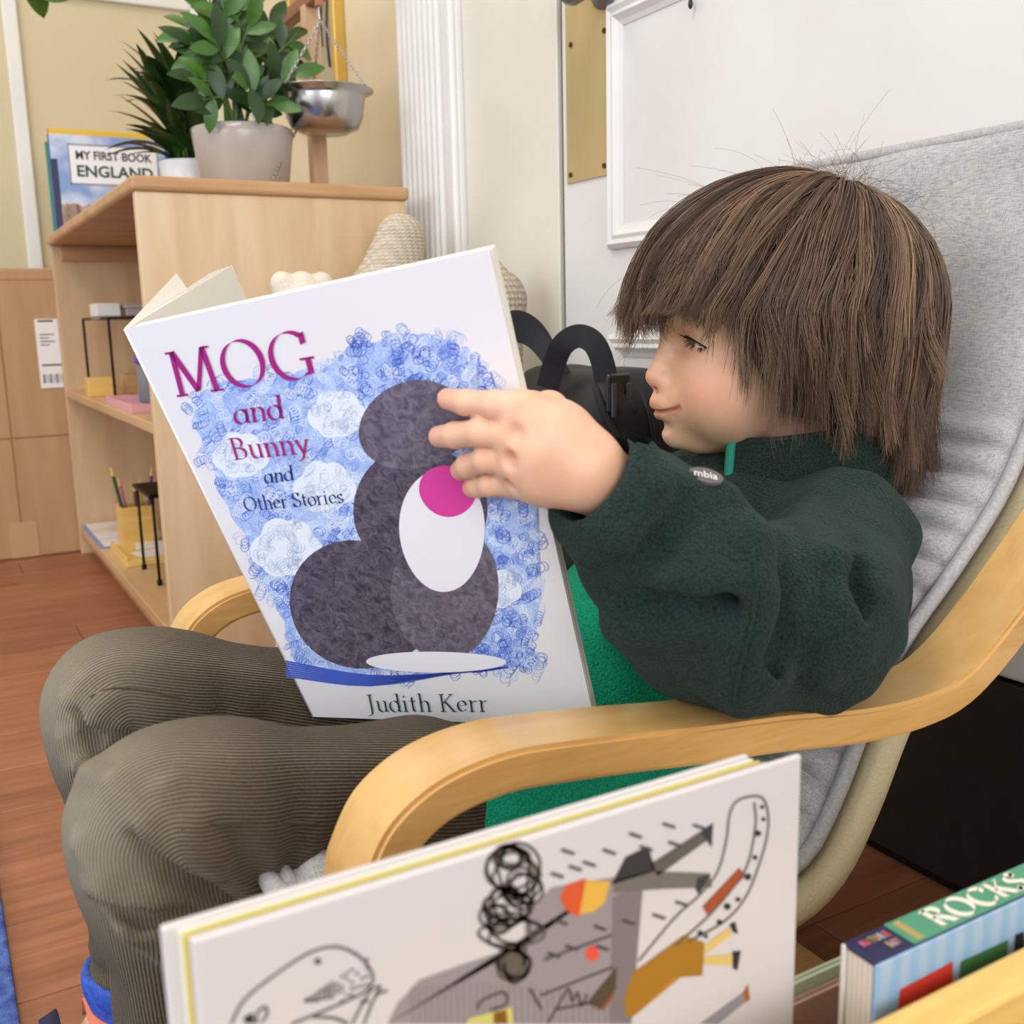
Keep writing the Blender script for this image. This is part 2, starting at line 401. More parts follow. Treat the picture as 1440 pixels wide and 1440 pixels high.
# framed picture on the right wall
f0 = P(481, 100, 'X', WX); f1 = P(412, 60, 'X', WX)
pf = empty('framed_picture', 'narrow gilt frame with dark branches on a grey ground beside the scale', 'picture', (WX+.012, f0[1], P(482, 142, 'X', WX)[2]))
y0, y1, z0, z1 = f0[1], f1[1], P(482, 142, 'X', WX)[2], 1.55
def subp(o): o.parent = pf; o.location = -Vector(pf.location); return o
M_gilt = mat('gilt', 'd8b765', .3, .75)
bw = .022
for lo, hi in (((y0, z0), (y0+bw, z1)), ((y1-bw, z0), (y1, z1)), ((y0+bw, z0), (y1-bw, z0+bw)), ((y0+bw, z1-bw), (y1-bw, z1))):
    subp(rbox('frame_bar', (WX-.014, lo[0], lo[1]), (WX+.012, hi[0], hi[1]), M_gilt, bev=.003))
subp(rbox('print', (WX-.002, y0+bw*.9, z0+bw*.9), (WX+.012, y1-bw*.9, z1-bw*.9), noisemat('grey_print', '8d8371', 'aaa08c', 9, .35), bev=0))
for k in range(5):
    a = np.array([WX-.003, y0+.06+.035*k, z0+.08+.05*(k % 3)]); pts = [a+np.array([0, .010*math.sin(j*1.1+k), .045*j]) for j in range(6)]
    V, Fc = tube_data(pts, np.linspace(.004, .0015, 6), 5); subp(mk('painted_branch', V, Fc, mat('branch_ink', '3a3026', .6)))
# ---------------------------------------------------------------- wooden shelf unit by the wall
SX0, SX1, SY0, SY1, STOP = .309, .752, 1.68, 2.83, .795
sh = empty('shelf_unit', 'low open birch shelf unit with rounded top standing against the wall', 'shelf', (SX0, SY0, 0))
def ins(root):
    def f(o): o.parent = root; o.location = Vector(o.location)-Vector(root.location); return o
    return f
s_ = ins(sh)
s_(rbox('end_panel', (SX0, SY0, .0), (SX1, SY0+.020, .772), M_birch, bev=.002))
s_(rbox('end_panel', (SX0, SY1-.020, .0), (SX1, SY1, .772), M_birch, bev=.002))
s_(rbox('back_panel', (SX1-.010, SY0+.020, .03), (SX1-.001, SY1-.020, .772), M_birch, bev=0))
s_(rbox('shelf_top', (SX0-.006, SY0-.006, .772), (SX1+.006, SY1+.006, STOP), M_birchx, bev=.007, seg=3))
s_(rbox('shelf_board', (SX0+.002, SY0+.020, .402), (SX1-.010, SY1-.020, .420), M_birchh, bev=.002))
s_(rbox('shelf_board', (SX0+.002, SY0+.020, .055), (SX1-.010, SY1-.020, .075), M_birchh, bev=.002))
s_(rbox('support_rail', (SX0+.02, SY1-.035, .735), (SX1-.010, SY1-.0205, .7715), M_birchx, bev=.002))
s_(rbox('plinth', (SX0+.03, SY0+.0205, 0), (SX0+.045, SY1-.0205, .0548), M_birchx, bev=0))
# ---- things on the middle board (z = .42)
Z1 = .4202
r0 = P(152, 447, 'Y', 2.42); r1 = P(112, 447, 'Y', 2.66); zt_ = r0[2]
rs = empty('wire_riser', 'black wire riser frame standing on the middle shelf board', 'riser', (r0[0], 2.42, Z1)); i_ = ins(rs)
M_blk = mat('black_wire', '141213', .4, .6)
xr = r0[0]+.20; xl = r0[0]
for x, y in ((xl, 2.42), (xr, 2.42), (xl-.02, 2.66), (xr, 2.66)):
    i_(tube('leg', [(x, y, zt_), (x, y, Z1)], .0030, M_blk))
for a, b in (((xl, 2.42), (xr, 2.42)), ((xl-.02, 2.66), (xr, 2.66)), ((xl, 2.42), (xl-.02, 2.66)), ((xr, 2.42), (xr, 2.66))):
    i_(tube('top_bar', [(a[0], a[1], zt_), (b[0], b[1], zt_)], .0030, M_blk))
mglass = mat('clear_acrylic', 'f2f4f5', .08, Transmission_Weight=.9, IOR=1.3)
i_(rbox('glass_plate', (xl-.015, 2.425, zt_-.002), (xr-.004, 2.655, zt_+.0022), mglass, bev=0))
bx0 = P(119, 444, 'Y', 2.62); bx1 = P(150, 428, 'Y', 2.62)
tag(rbox('paper_box', (bx0[0]+.01, 2.50, zt_+.0042), (bx1[0]+.01, 2.60, bx1[2]), mat('white_card', 'e9e6e4', .6), bev=.002), 'small plain white box on top of the wire riser', 'box')
cb = empty('clear_box', 'clear plastic box beside the white box on the wire riser', 'box', (bx1[0]+.03, 2.5, zt_+.0042)); c_ = ins(cb)
mpl = mat('frosted_plastic', 'e4e2e2', .25, Transmission_Weight=.55, IOR=1.25)
c_(rbox('body', (bx1[0]+.02, 2.48, zt_+.0042), (bx1[0]+.13, 2.60, bx1[2]-.012), mpl, bev=.002))
c_(rbox('lid', (bx1[0]+.017, 2.477, bx1[2]-.012), (bx1[0]+.133, 2.603, bx1[2]-.002), mpl, bev=.002))
q = P(122, 548, 'Y', 2.5)
tag(rbox('wooden_block', (q[0], 2.47, Z1), (q[0]+.055, 2.53, Z1+.042), M_pine, bev=.002), 'pale square wooden block between the riser legs', 'block')
tag(rbox('wooden_block', (q[0]+.085, 2.50, Z1), (q[0]+.165, 2.58, Z1+.045), M_birchx, bev=.002), 'darker tan wooden block behind the riser leg', 'block')
ptx = P(169, 584, 'Y', 1.98)
pt = empty('paper_tray', 'shallow pink paper tray overhanging the middle shelf edge', 'tray', (ptx[0], 1.98, Z1)); t_ = ins(pt)
mp = mat('pink_card', 'd9a0a4', .6)
t_(rbox('base', (.318, 1.93, Z1), (.52, 2.22, Z1+.003), mp, bev=.0008))
for lo, hi in (((.318, 1.93), (.52, 1.933)), ((.318, 2.217), (.52, 2.22)), ((.318, 1.933), (.321, 2.217)), ((.517, 1.933), (.52, 2.217))):
    t_(rbox('rim', (*lo, Z1+.003), (*hi, Z1+.016), mp, bev=.0005))
bt = empty('blue_tray', 'bright blue plastic tray lying in the pink paper tray', 'tray', (.38, 2.02, Z1+.004)); t_ = ins(bt)
mb = mat('blue_plastic', '4f93df', .3)
t_(rbox('base', (.375, 2.0, Z1+.0035), (.50, 2.19, Z1+.0065), mb, bev=.001))
for lo, hi in (((.375, 2.0), (.50, 2.005)), ((.375, 2.185), (.50, 2.19)), ((.375, 2.005), (.38, 2.185)), ((.495, 2.005), (.50, 2.185))):
    t_(rbox('rim', (*lo, Z1+.0065), (*hi, Z1+.020), mb, bev=.001))
jx = P(196, 540, 'Y', 2.09)
jr = empty('lidded_jar', 'small clear jar with purple lid on the blue tray', 'jar', (jx[0]+.024, 2.09, Z1+.0068))
lathe('glass', [(.001, .0), (.024, .0), (.026, .004), (.027, .07), (.025, .075), (.002, .076)], (0, 0, 0), mat('smoky_glass', 'b9b6bb', .15, Transmission_Weight=.6, IOR=1.2), jr, 24)
lathe('filling', [(.001, .001), (.022, .001), (.023, .03), (.001, .031)], (0, 0, 0.001), mat('dark_filling', '2c2530', .6), jr, 20)
lathe('lid', [(.001, .076), (.029, .076), (.030, .079), (.029, .092), (.02, .094), (.001, .094)], (0, 0, 0), mat('purple_plastic', '5a3fb0', .35), jr, 24)
# ---- things on the bottom board (z = .075)
Z0 = .0752
cp = P(190, 748, 'Y', 2.45)
pc = empty('pencil_cup', 'square pale wooden pencil cup on the bottom shelf board', 'pencil cup', (cp[0]+.006, 2.45, Z0+.006)); c_ = pc
hw = .038
for lo, hi in (((-hw, -hw), (hw, -hw+.006)), ((-hw, hw-.006), (hw, hw)), ((-hw, -hw+.006), (-hw+.006, hw-.006)), ((hw-.006, -hw+.006), (hw, hw-.006))):
    rbox('side', (*lo, 0), (*hi, .092), M_pine, pc, bev=.001)
rbox('base', (-hw+.006, -hw+.006, 0), (hw-.006, hw-.006, .006), M_pine, pc, bev=0)
for name_, col, dx, dy, tx, ty, ln in (('dark green', '2c5a34', -.018, -.012, -.046, -.02, .185), ('pink', 'c07a86', -.012, .012, -.030, .02, .15), ('brown', '6e4524', .004, -.006, -.002, -.004, .135),
                         ('violet', '5b2a78', .016, -.012, .040, -.012, .175), ('yellow', 'd8b24a', .012, .014, .020, .03, .14), ('black', '28242a', -.002, .004, .012, .0, .12)):
    a = Vector((dx, dy, .0075)); b = a+(Vector((tx, ty, .17))-a).normalized()*ln
    pe = empty('pencil', name_+' colouring pencil standing in the square wooden cup', 'pencil', tuple(Vector(pc.location)+a), 'pencils in the wooden cup'); d = b-a; n = d.normalized()
    V, Fc = tube_data([(0, 0, 0), d*.5, d*.86], .0042, 6); mk('shaft', V, Fc, mat('pencil_'+name_.replace(' ', '_'), col, .4), pe)
    V, Fc = tube_data([d*.86, d*.98], [.0040, .0013], 6); mk('wood_tip', V, Fc, M_pine, pe)
    V, Fc = tube_data([d*.98, d*1.0], [.0013, .0003], 6); mk('point', V, Fc, mat('pencil_'+name_.replace(' ', '_'), col, .4), pe)
pb = empty('paper_stack', 'stack of printed paper with blue edge at the end of the bottom board', 'paper', (.32, 2.5, Z0)); i_ = ins(pb)
i_(rbox('folder', (.312, 2.47, Z0), (.47, 2.79, Z0+.004), mat('blue_grey_card', '7d93b8', .6), bev=.0008))
i_(rbox('sheet', (.322, 2.475, Z0+.0041), (.466, 2.785, Z0+.0058), noisemat('printed_paper', 'e5e0dc', 'd9b79a', 14, .6, lo=.5, hi=.75), bev=0))
tr = empty('wooden_tray', 'flat pale wooden tray with cards at the front of the bottom board', 'tray', (.33, 2.2, Z0)); i_ = ins(tr)
i_(rbox('board', (.33, 2.235, Z0), (.50, 2.44, Z0+.014), M_pine, bev=.002))
i_(rbox('lip', (.33, 2.235, Z0+.014), (.336, 2.44, Z0+.022), M_pine, bev=.001))
for k, (x, y, a) in enumerate(((.39, 2.29, .2), (.405, 2.38, -.15))):
    M = Matrix.Translation((x, y, Z0+.0142)) @ Matrix.Rotation(a, 4, 'Z')
    tag(rbox('card', (-.03, -.035, 0), (.045, .035, .0012), mat('white_card', 'e9e6e4', .6), bev=0, M=M), ('nearer' if k == 0 else 'farther')+' white card lying on the pale wooden tray', 'card')
rf = P(225, 822, 'X', .36)
bs = empty('black_stand', 'black stand with thin rod legs beside the pencil cup', 'stand', (.36, rf[1], Z0)); i_ = ins(bs)
tz = P(222, 706, 'X', .36)[2]
for dx, dy in ((0, 0), (.13, 0), (0, .16), (.13, .16)):
    i_(tube('leg', [(.36+dx, rf[1]+dy, Z0), (.36+dx, rf[1]+dy, tz)], .003, M_blk))
    i_(lathe('foot', [(.001, 0), (.005, 0), (.0055, .010), (.001, .012)], (.36+dx, rf[1]+dy, Z0), M_blk, None, 10))
i_(rbox('top', (.352, rf[1]-.008, tz), (.498, rf[1]+.168, tz+.008), M_blk, bev=.002))
# ---- books standing on the shelf top
Zt = STOP+.0003
def stand_book(name, label, x0, x1, y, th, h, ccol, cover_m=None):
    b = empty(name, label, 'book', (x0, y, Zt)); i_ = ins(b)
    fc = i_(rbox('front_cover', (x0, y, Zt), (x1, y+.002, Zt+h), cover_m or mat(name+'_c'+ccol, ccol, .3), bev=.0005))
    i_(rbox('back_cover', (x0, y+th-.002, Zt), (x1, y+th, Zt+h), mat(name+'_c'+ccol, ccol, .3), bev=.0005))
    i_(rbox('spine', (x0-.002, y, Zt), (x0, y+th, Zt+h), mat(name+'_c'+ccol, ccol, .3), bev=.0005))
    i_(rbox('pages', (x0+.0005, y+.002, Zt+.003), (x1-.004, y+th-.002, Zt+h-.003), mat('page_white', 'e9e4da', .7), bev=0))
    return b, fc
e0 = P(79, 325, 'Y', 2.74); e1 = P(237, 200, 'Y', 2.74)
mcov = mat('city_cover', 'a9b6d6', .3); t = NT(mcov); g = t.n('TexCoord').outputs['Object']; sp = t.n('SeparateXYZ', {0: g}).outputs
sky = t.ramp(t.noise(t.co((9, 9, 14)), 1.2, 4), [(.35, '7f9bd0'), (.55, 'c9d2e6'), (.7, 'e4e6ee')])
cty = t.ramp(t.noise(t.co((40, 40, 12)), 1.3, 3), [(.35, '5a4a52'), (.5, '9b7f72'), (.65, 'c9b49c')])
zl = t.math('ADD', t.math('SUBTRACT', sp[2], STOP+.085), t.math('MULTIPLY', t.noise(t.co((60, 60, 6)), 1., 1), .03))
t.base(t.n('MixRGB', {0: t.math('GREATER_THAN', zl, 0.0), 1: cty, 2: sky}).outputs[0])
eb, efc = stand_book('picture_book', 'blue-sky city picture book facing out on the shelf top', e0[0]+.004, e1[0]+.004, 2.74, .014, e1[2]-Zt+.004, '2f3d8c', mcov)
eh = e1[2]-Zt+.004; ew = e1[0]-e0[0]
def plain_text(name, s, size, m, parent, mtx, bold=0., space=1.):
    cu = bpy.data.curves.new(name, 'FONT'); cu.body = s; cu.size = size; cu.offset = bold; cu.space_character = space; cu.resolution_u = 3; cu.extrude = .00005
    o = bpy.data.objects.new(name, cu); COL.objects.link(o); dg = bpy.context.evaluated_depsgraph_get()
    me = bpy.data.meshes.new_from_object(o.evaluated_get(dg)); bpy.data.objects.remove(o); me.name = name
    xs = [v.co.x for v in me.vertices]; x0, x1 = min(xs), max(xs); ys = [v.co.y for v in me.vertices]
    return me, x0, x1, min(ys), max(ys)
def text_on(name, s, A, B, Cc, m, parent, bold=0., space=1., root=None):
    """fit text so that its box has lower-left A, lower-right B, upper-left Cc (world points)"""
    me, x0, x1, y0, y1 = plain_text(name, s, 1, m, parent, None, bold, space)
    A, B, Cc = (np.array(q, float) for q in (A, B, Cc)); nrm = np.cross(B-A, Cc-A); nrm /= np.linalg.norm(nrm)
    for v in me.vertices:
        q = A+(B-A)*((v.co.x-x0)/(x1-x0))+(Cc-A)*((v.co.y-y0)/(y1-y0))+nrm*v.co.z
        v.co = q
    o = link(name, me, m, parent)
    if root is not None: o.location = -Vector(root.location)
    return o
def ef(u, v, d=.0006): return (e0[0]+.004+ew*u, 2.74-d, Zt+eh*v)
lb = rbox('title_panel', ef(.14, .50, .0004), ef(.88, .91, 0), mat('title_white', 'e8e8ee', .4), efc, bev=0)
for lo, hi in (((.14, .50), (.88, .515)), ((.14, .895), (.88, .91)), ((.14, .50), (.15, .91)), ((.87, .50), (.88, .91))):
    rbox('title_border', ef(*lo, .0007), ef(*hi, .0003), mat('grey_border', '7b7f8e', .5), efc, bev=0)
rbox('cover_stripe', ef(.945, 0, .0005), ef(1.0, .97, 0), mat('navy_ink', '33307a', .35), efc, bev=0)
rbox('cover_stripe', ef(.0, 0, .0005), ef(.05, .75, 0), mat('dark_navy_ink', '20264e', .35), efc, bev=0)
text_on('lettering', 'MY FIRST BOOK', ef(.20, .755), ef(.83, .755), ef(.20, .845), mat('dark_ink', '23262e', .5), efc, .03)
text_on('lettering', 'ENGLAND', ef(.20, .58), ef(.83, .58), ef(.20, .70), mat('green_ink', '1f4a3a', .5), efc, .03)
stand_book('picture_book', 'yellow book with orange spine standing behind the city book', e0[0]+.008, e1[0]-.02, 2.760, .013, eh+.016, 'e0b52c')
for o in bpy.data.objects:
    if o.get('label', '').startswith('yellow book'):
        for c in o.children:
            if c.name.startswith('spine'): c.data.materials[0] = mat('orange_spine', 'd9742c', .4)
stand_book('picture_book', 'thin teal book standing in the rearmost place behind the yellow book', e0[0]+.0005, e1[0]-.035, 2.776, .008, eh*.94, '2f8f86')
# ---- plants
def leaf_mesh(name, L, W, droop, m, wmax=.45, fold=.25, nseg=8):
    V = []; Fc = []
    for i in range(nseg+1):
        t_ = i/nseg; w_ = W*.5*(math.sin(math.pi*min(1, t_**(math.log(.5)/math.log(wmax)))))**.8 if 0 < t_ < 1 else (.0015 if t_ == 0 else 0)
        a = droop*t_; x = L*(math.sin(a)/droop if abs(droop) > 1e-3 else t_); z = -L*((1-math.cos(a))/droop if abs(droop) > 1e-3 else 0)
        x, z = L*t_*math.cos(a*.55), -L*t_*math.sin(a*.55)
        V += [(x, -w_, z+fold*w_), (x, 0, z), (x, w_, z+fold*w_)]
    for i in range(nseg):
        for k in (0, 1): Fc.append((3*i+k, 3*i+k+1, 3*i+k+4, 3*i+k+3))
    me = bpy.data.meshes.new(name); me.from_pydata(V, [], Fc); me.update(); me.materials.append(m); me.polygons.foreach_set('use_smooth', [True]*len(Fc)); return me
M_leafd = noisemat('dark_leaf', '15300f', '294a18', 30, .38, stretch=(1, 1, 1))
M_leaf = noisemat('bright_leaf', '2f561a', '4a7528', 25, .34)
M_stem = mat('green_stem', '4c6a2c', .5)
def leaf(me, parent, loc, d, up=(0, 0, 1), roll=0, sc=1):
    d = Vector(d).normalized(); y = Vector(up).cross(d)
    if y.length < 1e-3: y = Vector((0, 1, 0))
    y.normalize(); z = d.cross(y)
    M = Matrix((d, y, z)).transposed().to_4x4() @ Matrix.Rotation(roll, 4, 'X') @ Matrix.Scale(sc, 4)
    o = bpy.data.objects.new('leaf', me); COL.objects.link(o); o.parent = parent; o.matrix_local = Matrix.Translation(loc) @ M; return o
# strap-leaved plant in a small white pot (left)
PAX = P(268, 250, 'Y', 2.02)[0]
pa = empty('potted_plant', 'dark strap-leaved plant in a small white pot at the left', 'plant', (PAX, 2.02, Zt))
lathe('pot', [(.002, 0), (.040, 0), (.046, .01), (.056, .070), (.054, .072), (.047, .066), (.002, .060)], (0, 0, 0), mat('white_ceramic', 'd8d9dc', .25), pa)
lathe('soil', [(.002, .0615), (.046, .0615), (.046, .0665), (.002, .067)], (0, 0, 0), mat('soil', '2b1f16', .9), pa)
strap = [leaf_mesh('strap_leaf', .17, .028, dr_, M_leafd, .4, .35, 10) for dr_ in (.5, .9, 1.3)]
pr_ = random.Random(3)
for k in range(64):
    px, py = pr_.choice([(168, 178), (190, 150), (192, 120), (188, 97), (205, 72), (214, 52), (238, 40), (255, 34), (285, 60), (300, 40), (232, 90), (250, 120), (270, 80), (240, 60), (215, 110), (225, 140)])
    Y = 2.02+pr_.uniform(-.10, .10); tip = P(px+pr_.uniform(-8, 8), py+pr_.uniform(-6, 6), 'Y', Y); base = np.array([PAX, 2.02, Zt+.06])+np.array([pr_.uniform(-.025, .025), pr_.uniform(-.025, .025), 0])
    d = tip-base; L = np.linalg.norm(d)
    me = strap[pr_.randrange(3)]
    if L > .18:
        mid = base+d*(1-.165/L)+np.array([0, 0, .02]); V, Fc = tube_data([base-np.array(pa.location), (base+mid)/2+np.array([0, 0, .012])-np.array(pa.location), mid-np.array(pa.location)], .0018, 5)
        mk('leaf_stalk', V, Fc, M_stem, pa, True); leaf(me, pa, mid-np.array(pa.location), d+np.array([0, 0, .05]), roll=pr_.uniform(-.5, .5))
    else: leaf(me, pa, base-np.array(pa.location), d+np.array([0, 0, .04]), roll=pr_.uniform(-.5, .5), sc=L/.165)
# paired-leaf plant in the grey glazed pot
pbx = P(345, 250, 'Y', 1.83)
pz = empty('potted_plant', 'glossy paired-leaf plant in a grey glazed pot on the shelf', 'plant', (pbx[0], 1.83, Zt))
M_glaze = noisemat('grey_glaze', 'a09790', 'b5aca6', 7, .16)
lathe('pot', [(.002, 0), (.068, 0), (.073, .004), (.0835, .085), (.0845, .100), (.081, .102), (.077, .094), (.072, .080), (.002, .078)], (0, 0, 0), M_glaze, pz, 48)
lathe('soil', [(.002, .0785), (.0715, .0785), (.0735, .084), (.002, .086)], (0, 0, 0), mat('soil', '2b1f16', .9), pz)
zl = [leaf_mesh('paired_leaf', .062, .026, dr_, m_, .5, .2, 7) for dr_, m_ in ((.25, M_leaf), (.5, M_leafd), (.7, M_leaf), (.4, M_leafd))]
base0 = np.array([0, 0, .082]); org = np.array(pz.location)
for k, (px, py, dY) in enumerate(((292, -12, .0), (312, 0, -.05), (335, -25, .05), (352, 30, -.05), (384, 35, .02), (418, 48, -.02), (416, 105, -.04), (398, 88, .05), (268, 60, .0), (255, 30, .06), (300, 55, -.07), (325, 70, .08), (272, 110, -.06), (285, 140, -.09), (392, 150, -.07), (345, 120, -.09))):
    tip = P(px, py, 'Y', 1.83+dY)-org; b = base0+np.array([pr_.uniform(-.03, .03), pr_.uniform(-.03, .03), 0])
    if k == 8: b[0] -= .02
    c = (b+tip)/2+np.array([(b[0]-tip[0])*.18, 0, .03]); pts = catmull([b, c, tip], 6)
    V, Fc = tube_data(pts, np.linspace(.0032, .0012, len(pts)), 6); stm = mk('stem', V, Fc, M_stem, pz, True)
    L = np.linalg.norm(tip-b); nl = max(3, int(L/.028))
    for j in range(nl):
        f = .28+.72*(j+1)/nl; i = min(int(f*(len(pts)-1)), len(pts)-2); pt_ = pts[i]; dd = pts[i+1]-pts[i]; dd /= np.linalg.norm(dd)
        for sgn in ((1, -1) if j < nl-1 else (0,)):
            side = np.cross(dd, np.array([pr_.uniform(-.4, .4), 1, pr_.uniform(-.3, .3)])); side /= np.linalg.norm(side)
            leaf(zl[pr_.randrange(4)], pz, pt_, dd*.8+side*sgn*.9+np.array([0, pr_.uniform(-.4, .4), 0]), up=(0, -1, .4), roll=pr_.uniform(-.4, .4), sc=pr_.uniform(.8, 1.15))
tube('plant_marker', [Vector((.006, -.06, .08)), Vector((.000, -.062, .118))], .0022, mat('white_plastic', 'e6ecef', .4), pz)
# trailing sprig at the very top left
ht = P(18, -60, 'Y', 2.45)
hp = empty('trailing_plant', 'bright trailing leaves hanging in at the top left corner', 'plant', tuple(ht))
V, Fc = tube_data(catmull([(0, 0, .08), (.01, 0, .02), (.03, 0, -.05)], 5), .002, 6); mk('stem', V, Fc, M_stem, hp, True)
tl = leaf_mesh('trailing_leaf', .075, .045, .6, M_leaf, .4, .2, 7)
for a, b in (((.015, 0, -.01), (.5, -.3, -.8)), ((.028, 0, -.04), (.4, .2, -1)), ((.005, 0, 0), (-.4, -.3, -.7)), ((.03, 0, -.05), (1, -.2, -.2))): leaf(tl, hp, a, b, up=(0, -1, 0))
# ---- balance scale
M_beechp = woodmat('scale_wood', 'c9a079', 'd6b08a', 'dfbf9c', axis=2, scale=1, rough=.5)
px_ = P(448, 250, 'Y', 1.92)
bsx = empty('balance_scale', 'wooden balance scale with hanging steel bowl on the shelf top', 'scale', (px_[0], 1.92, Zt)); org = np.array(bsx.location)
rbox('base', (-.055, -.05, 0), (.085, .05, .012), M_beechp, bsx, bev=.003)
rbox('post', (-.014, -.012, .012), (.016, .012, .34), M_beechp, bsx, bev=.002)
rbox('post_block', (-.020, -.018, .155), (.012, .014, .175), woodmat('scale_block', 'a86f42', 'b57d4e', 'c08a5a', axis=0), bsx, bev=.002)
rbox('beam', (-.012, -.20, .335), (.012, .22, .36), woodmat('scale_beam', '7a4a2c', '8a5836', '9a6844', axis=1), bsx, bev=.003)
bc = P(455, 135, 'Y', 1.80)-org; hkp = P(450, 30, 'Y', 1.80)-org
prof = [(.001, -.062), (.040, -.062), (.058, -.054), (.066, -.036), (.071, -.006), (.0715, .000), (.086, .006), (.0865, .008), (.071, .003), (.069, -.006), (.064, -.036), (.056, -.052), (.039, -.060), (.001, -.060)]
lathe('bowl', prof, bc, M_steel, bsx, 56)
tube('hook', catmull([hkp, hkp+np.array([0, 0, .025]), np.array([0, -.12, .335])*1.0+np.array([hkp[0]*.2, 0, 0])], 6), .0018, M_steel, bsx)
rbox('hook_block', hkp+np.array([-.006, -.006, .024]), hkp+np.array([.006, .006, .045]), mat('copper', 'b87a5c', .35, .6), bsx, bev=.001)
def links(a, b, name='chain'):
    a = np.array(a); b = np.array(b); d = b-a; L = np.linalg.norm(d); n = int(L/.0062); d /= L; u = np.cross(d, (0, 0, 1.)); u /= np.linalg.norm(u); v = np.cross(d, u); parts = []
    for i in range(n):
        c = a+d*(i+.5)*L/n; w_ = u if i % 2 else v; ring = [c+d*.0042*math.cos(t_)+w_*.0022*math.sin(t_) for t_ in np.linspace(0, 2*math.pi, 9)]
        parts.append(tube_data(ring, .0009, 4, False))
    V, Fc = merge(parts); return mk(name, V, Fc, M_steel, bsx, True)
for a in (195, 330, 85): links(hkp, bc+np.array([.079*math.cos(math.radians(a)), .079*math.sin(math.radians(a)), .007]))
links(P(419, 178, 'Y', 1.83)-org, P(385, 251, 'Y', 1.74)-org)
# ---------------------------------------------------------------- cardboard box at the far left
M_cb = noisemat('cardboard', 'b08a62', 'bd986f', 30, .8, bump=.05, bscale=90, stretch=(1, 1, .1))
cx = empty('cardboard_box', 'tall flattened brown cardboard box standing left of the shelf', 'box', (.05, 2.845, 0)); i_ = ins(cx)
cz = P(40, 377, 'Y', 2.845)[2]; cxr = P(85, 450, 'Y', 2.845)[0]+.012
i_(rbox('body', (-.35, 2.850, 0), (cxr, 2.97, cz-.004), M_cb, bev=.003))
xs_ = P(15, 600, 'Y', 2.845)[0]; zs_ = P(50, 615, 'Y', 2.845)[2]; zs2 = P(30, 740, 'Y', 2.845)[2]
i_(rbox('flap', (-.35, 2.845, zs_+.002), (xs_-.002, 2.850, cz-.03), M_cb, bev=.001))
i_(rbox('flap', (xs_+.002, 2.845, zs_+.002), (cxr-.001, 2.850, cz-.03), M_cb, bev=.001))
i_(rbox('flap', (xs_+.002, 2.845, .004), (cxr-.001, 2.850, zs_-.002), M_cb, bev=.001))
i_(rbox('flap', (-.35, 2.845, .004), (xs_-.002, 2.850, zs_-.002), M_cb, bev=.001))
i_(rbox('tape', (xs_-.03, 2.8435, .003), (xs_+.035, 2.845, zs2+.01), mat('packing_tape', 'c09d74', .35), bev=0))
i_(rbox('top_edge', (-.35, 2.847, cz-.03), (cxr, 2.97, cz), M_cb, bev=.004))
l0 = P(48, 449, 'Y', 2.842); l1 = P(79, 545, 'Y', 2.842)
lbx = i_(rbox('shipping_label', (l0[0], 2.8425, l1[2]), (cxr-.002, 2.8448, l0[2]), mat('label_white', 'ece9e8', .5), bev=0))
lw = cxr-.002-l0[0]; lh = l0[2]-l1[2]
def lbar(u0, v0, u1, v1): return ((l0[0]+lw*u0, 2.8421, l1[2]+lh*v0), (l0[0]+lw*u1, 2.8426, l1[2]+lh*v1))
i_(boxes('label_print', [lbar(.10+.07*k, .07, .10+.07*k+(.02 if k % 3 else .045), .20) for k in range(11)]+[lbar(.1, .32, .9, .345)]+[lbar(.12, .62+.05*k, .12+.3*(1+(k % 2)*.6), .635+.05*k) for k in range(4)]+[lbar(.1, .96, .6, .985)], mat('label_ink', '2a2a2c', .6), None))
i_(tube('handle_cord', catmull([(.115, 2.89, cz-.003), (.13, 2.89, cz+.016), (.165, 2.89, cz+.018), (.185, 2.89, cz-.003)], 5), .004, mat('grey_cord', '6d6660', .7)))
# rug corner
ry = P(0, 1250, 'Z', 0)
M_rug = noisemat('blue_rug_pile', '2a2f86', '5a7cc0', 60, .95, bump=.6, bscale=400, bdist=.003)
rg = tag(rbox('rug', (-1.4, .12, .0002), (.012, 1.52, .010), M_rug, bev=.003), 'deep blue pile rug at the lower left edge', 'rug')
# ---------------------------------------------------------------- bentwood armchair
ch = empty('armchair', 'bentwood child armchair with light grey cushion', 'armchair', (.40, .645, 0)); h_ = ins(ch)
arm_prof = [(.62, .0225), (.45, .0225), (.30, .0225), (.235, .026), (.200, .045), (.185, .08), (.170, .15), (.155, .22), (.1475, .27), (.150, .301), (.155, .316), (.167, .336), (.186, .3495), (.208, .3565), (.235, .359), (.262, .357), (.311, .351), (.36, .344), (.42, .337), (.492, .3265), (.546, .325), (.585, .333), (.634, .366), (.685, .411), (.72, .447), (.745, .485)]
pp = catmull(arm_prof, 6)
for y0 in (.42, .82):
    band_o = band('arm_frame', [(x, y0, z) for x, z in pp[::-1]], (0, .05, 0), .0222, [M_beech, M_beech_side], bev=.0025)
    for f in band_o.data.polygons:
        if abs(f.normal.y) > .8: f.material_index = 1
    h_(shade_auto(band_o, 50))
CP = catmull([(.135, .275), (.20, .262), (.30, .235), (.40, .200), (.46, .182), (.505, .190), (.535, .228), (.565, .285), (.60, .335), (.65, .380), (.70, .432), (.735, .490), (.756, .56), (.769, .64), (.777, .712)], 14)
T = np.gradient(CP, axis=0); T /= np.linalg.norm(T, axis=1)[:, None]; NN = np.stack([-T[:, 1], T[:, 0]], 1)  # up / forward normal
arc = np.r_[0, np.cumsum(np.linalg.norm(np.diff(CP, axis=0), axis=1))]
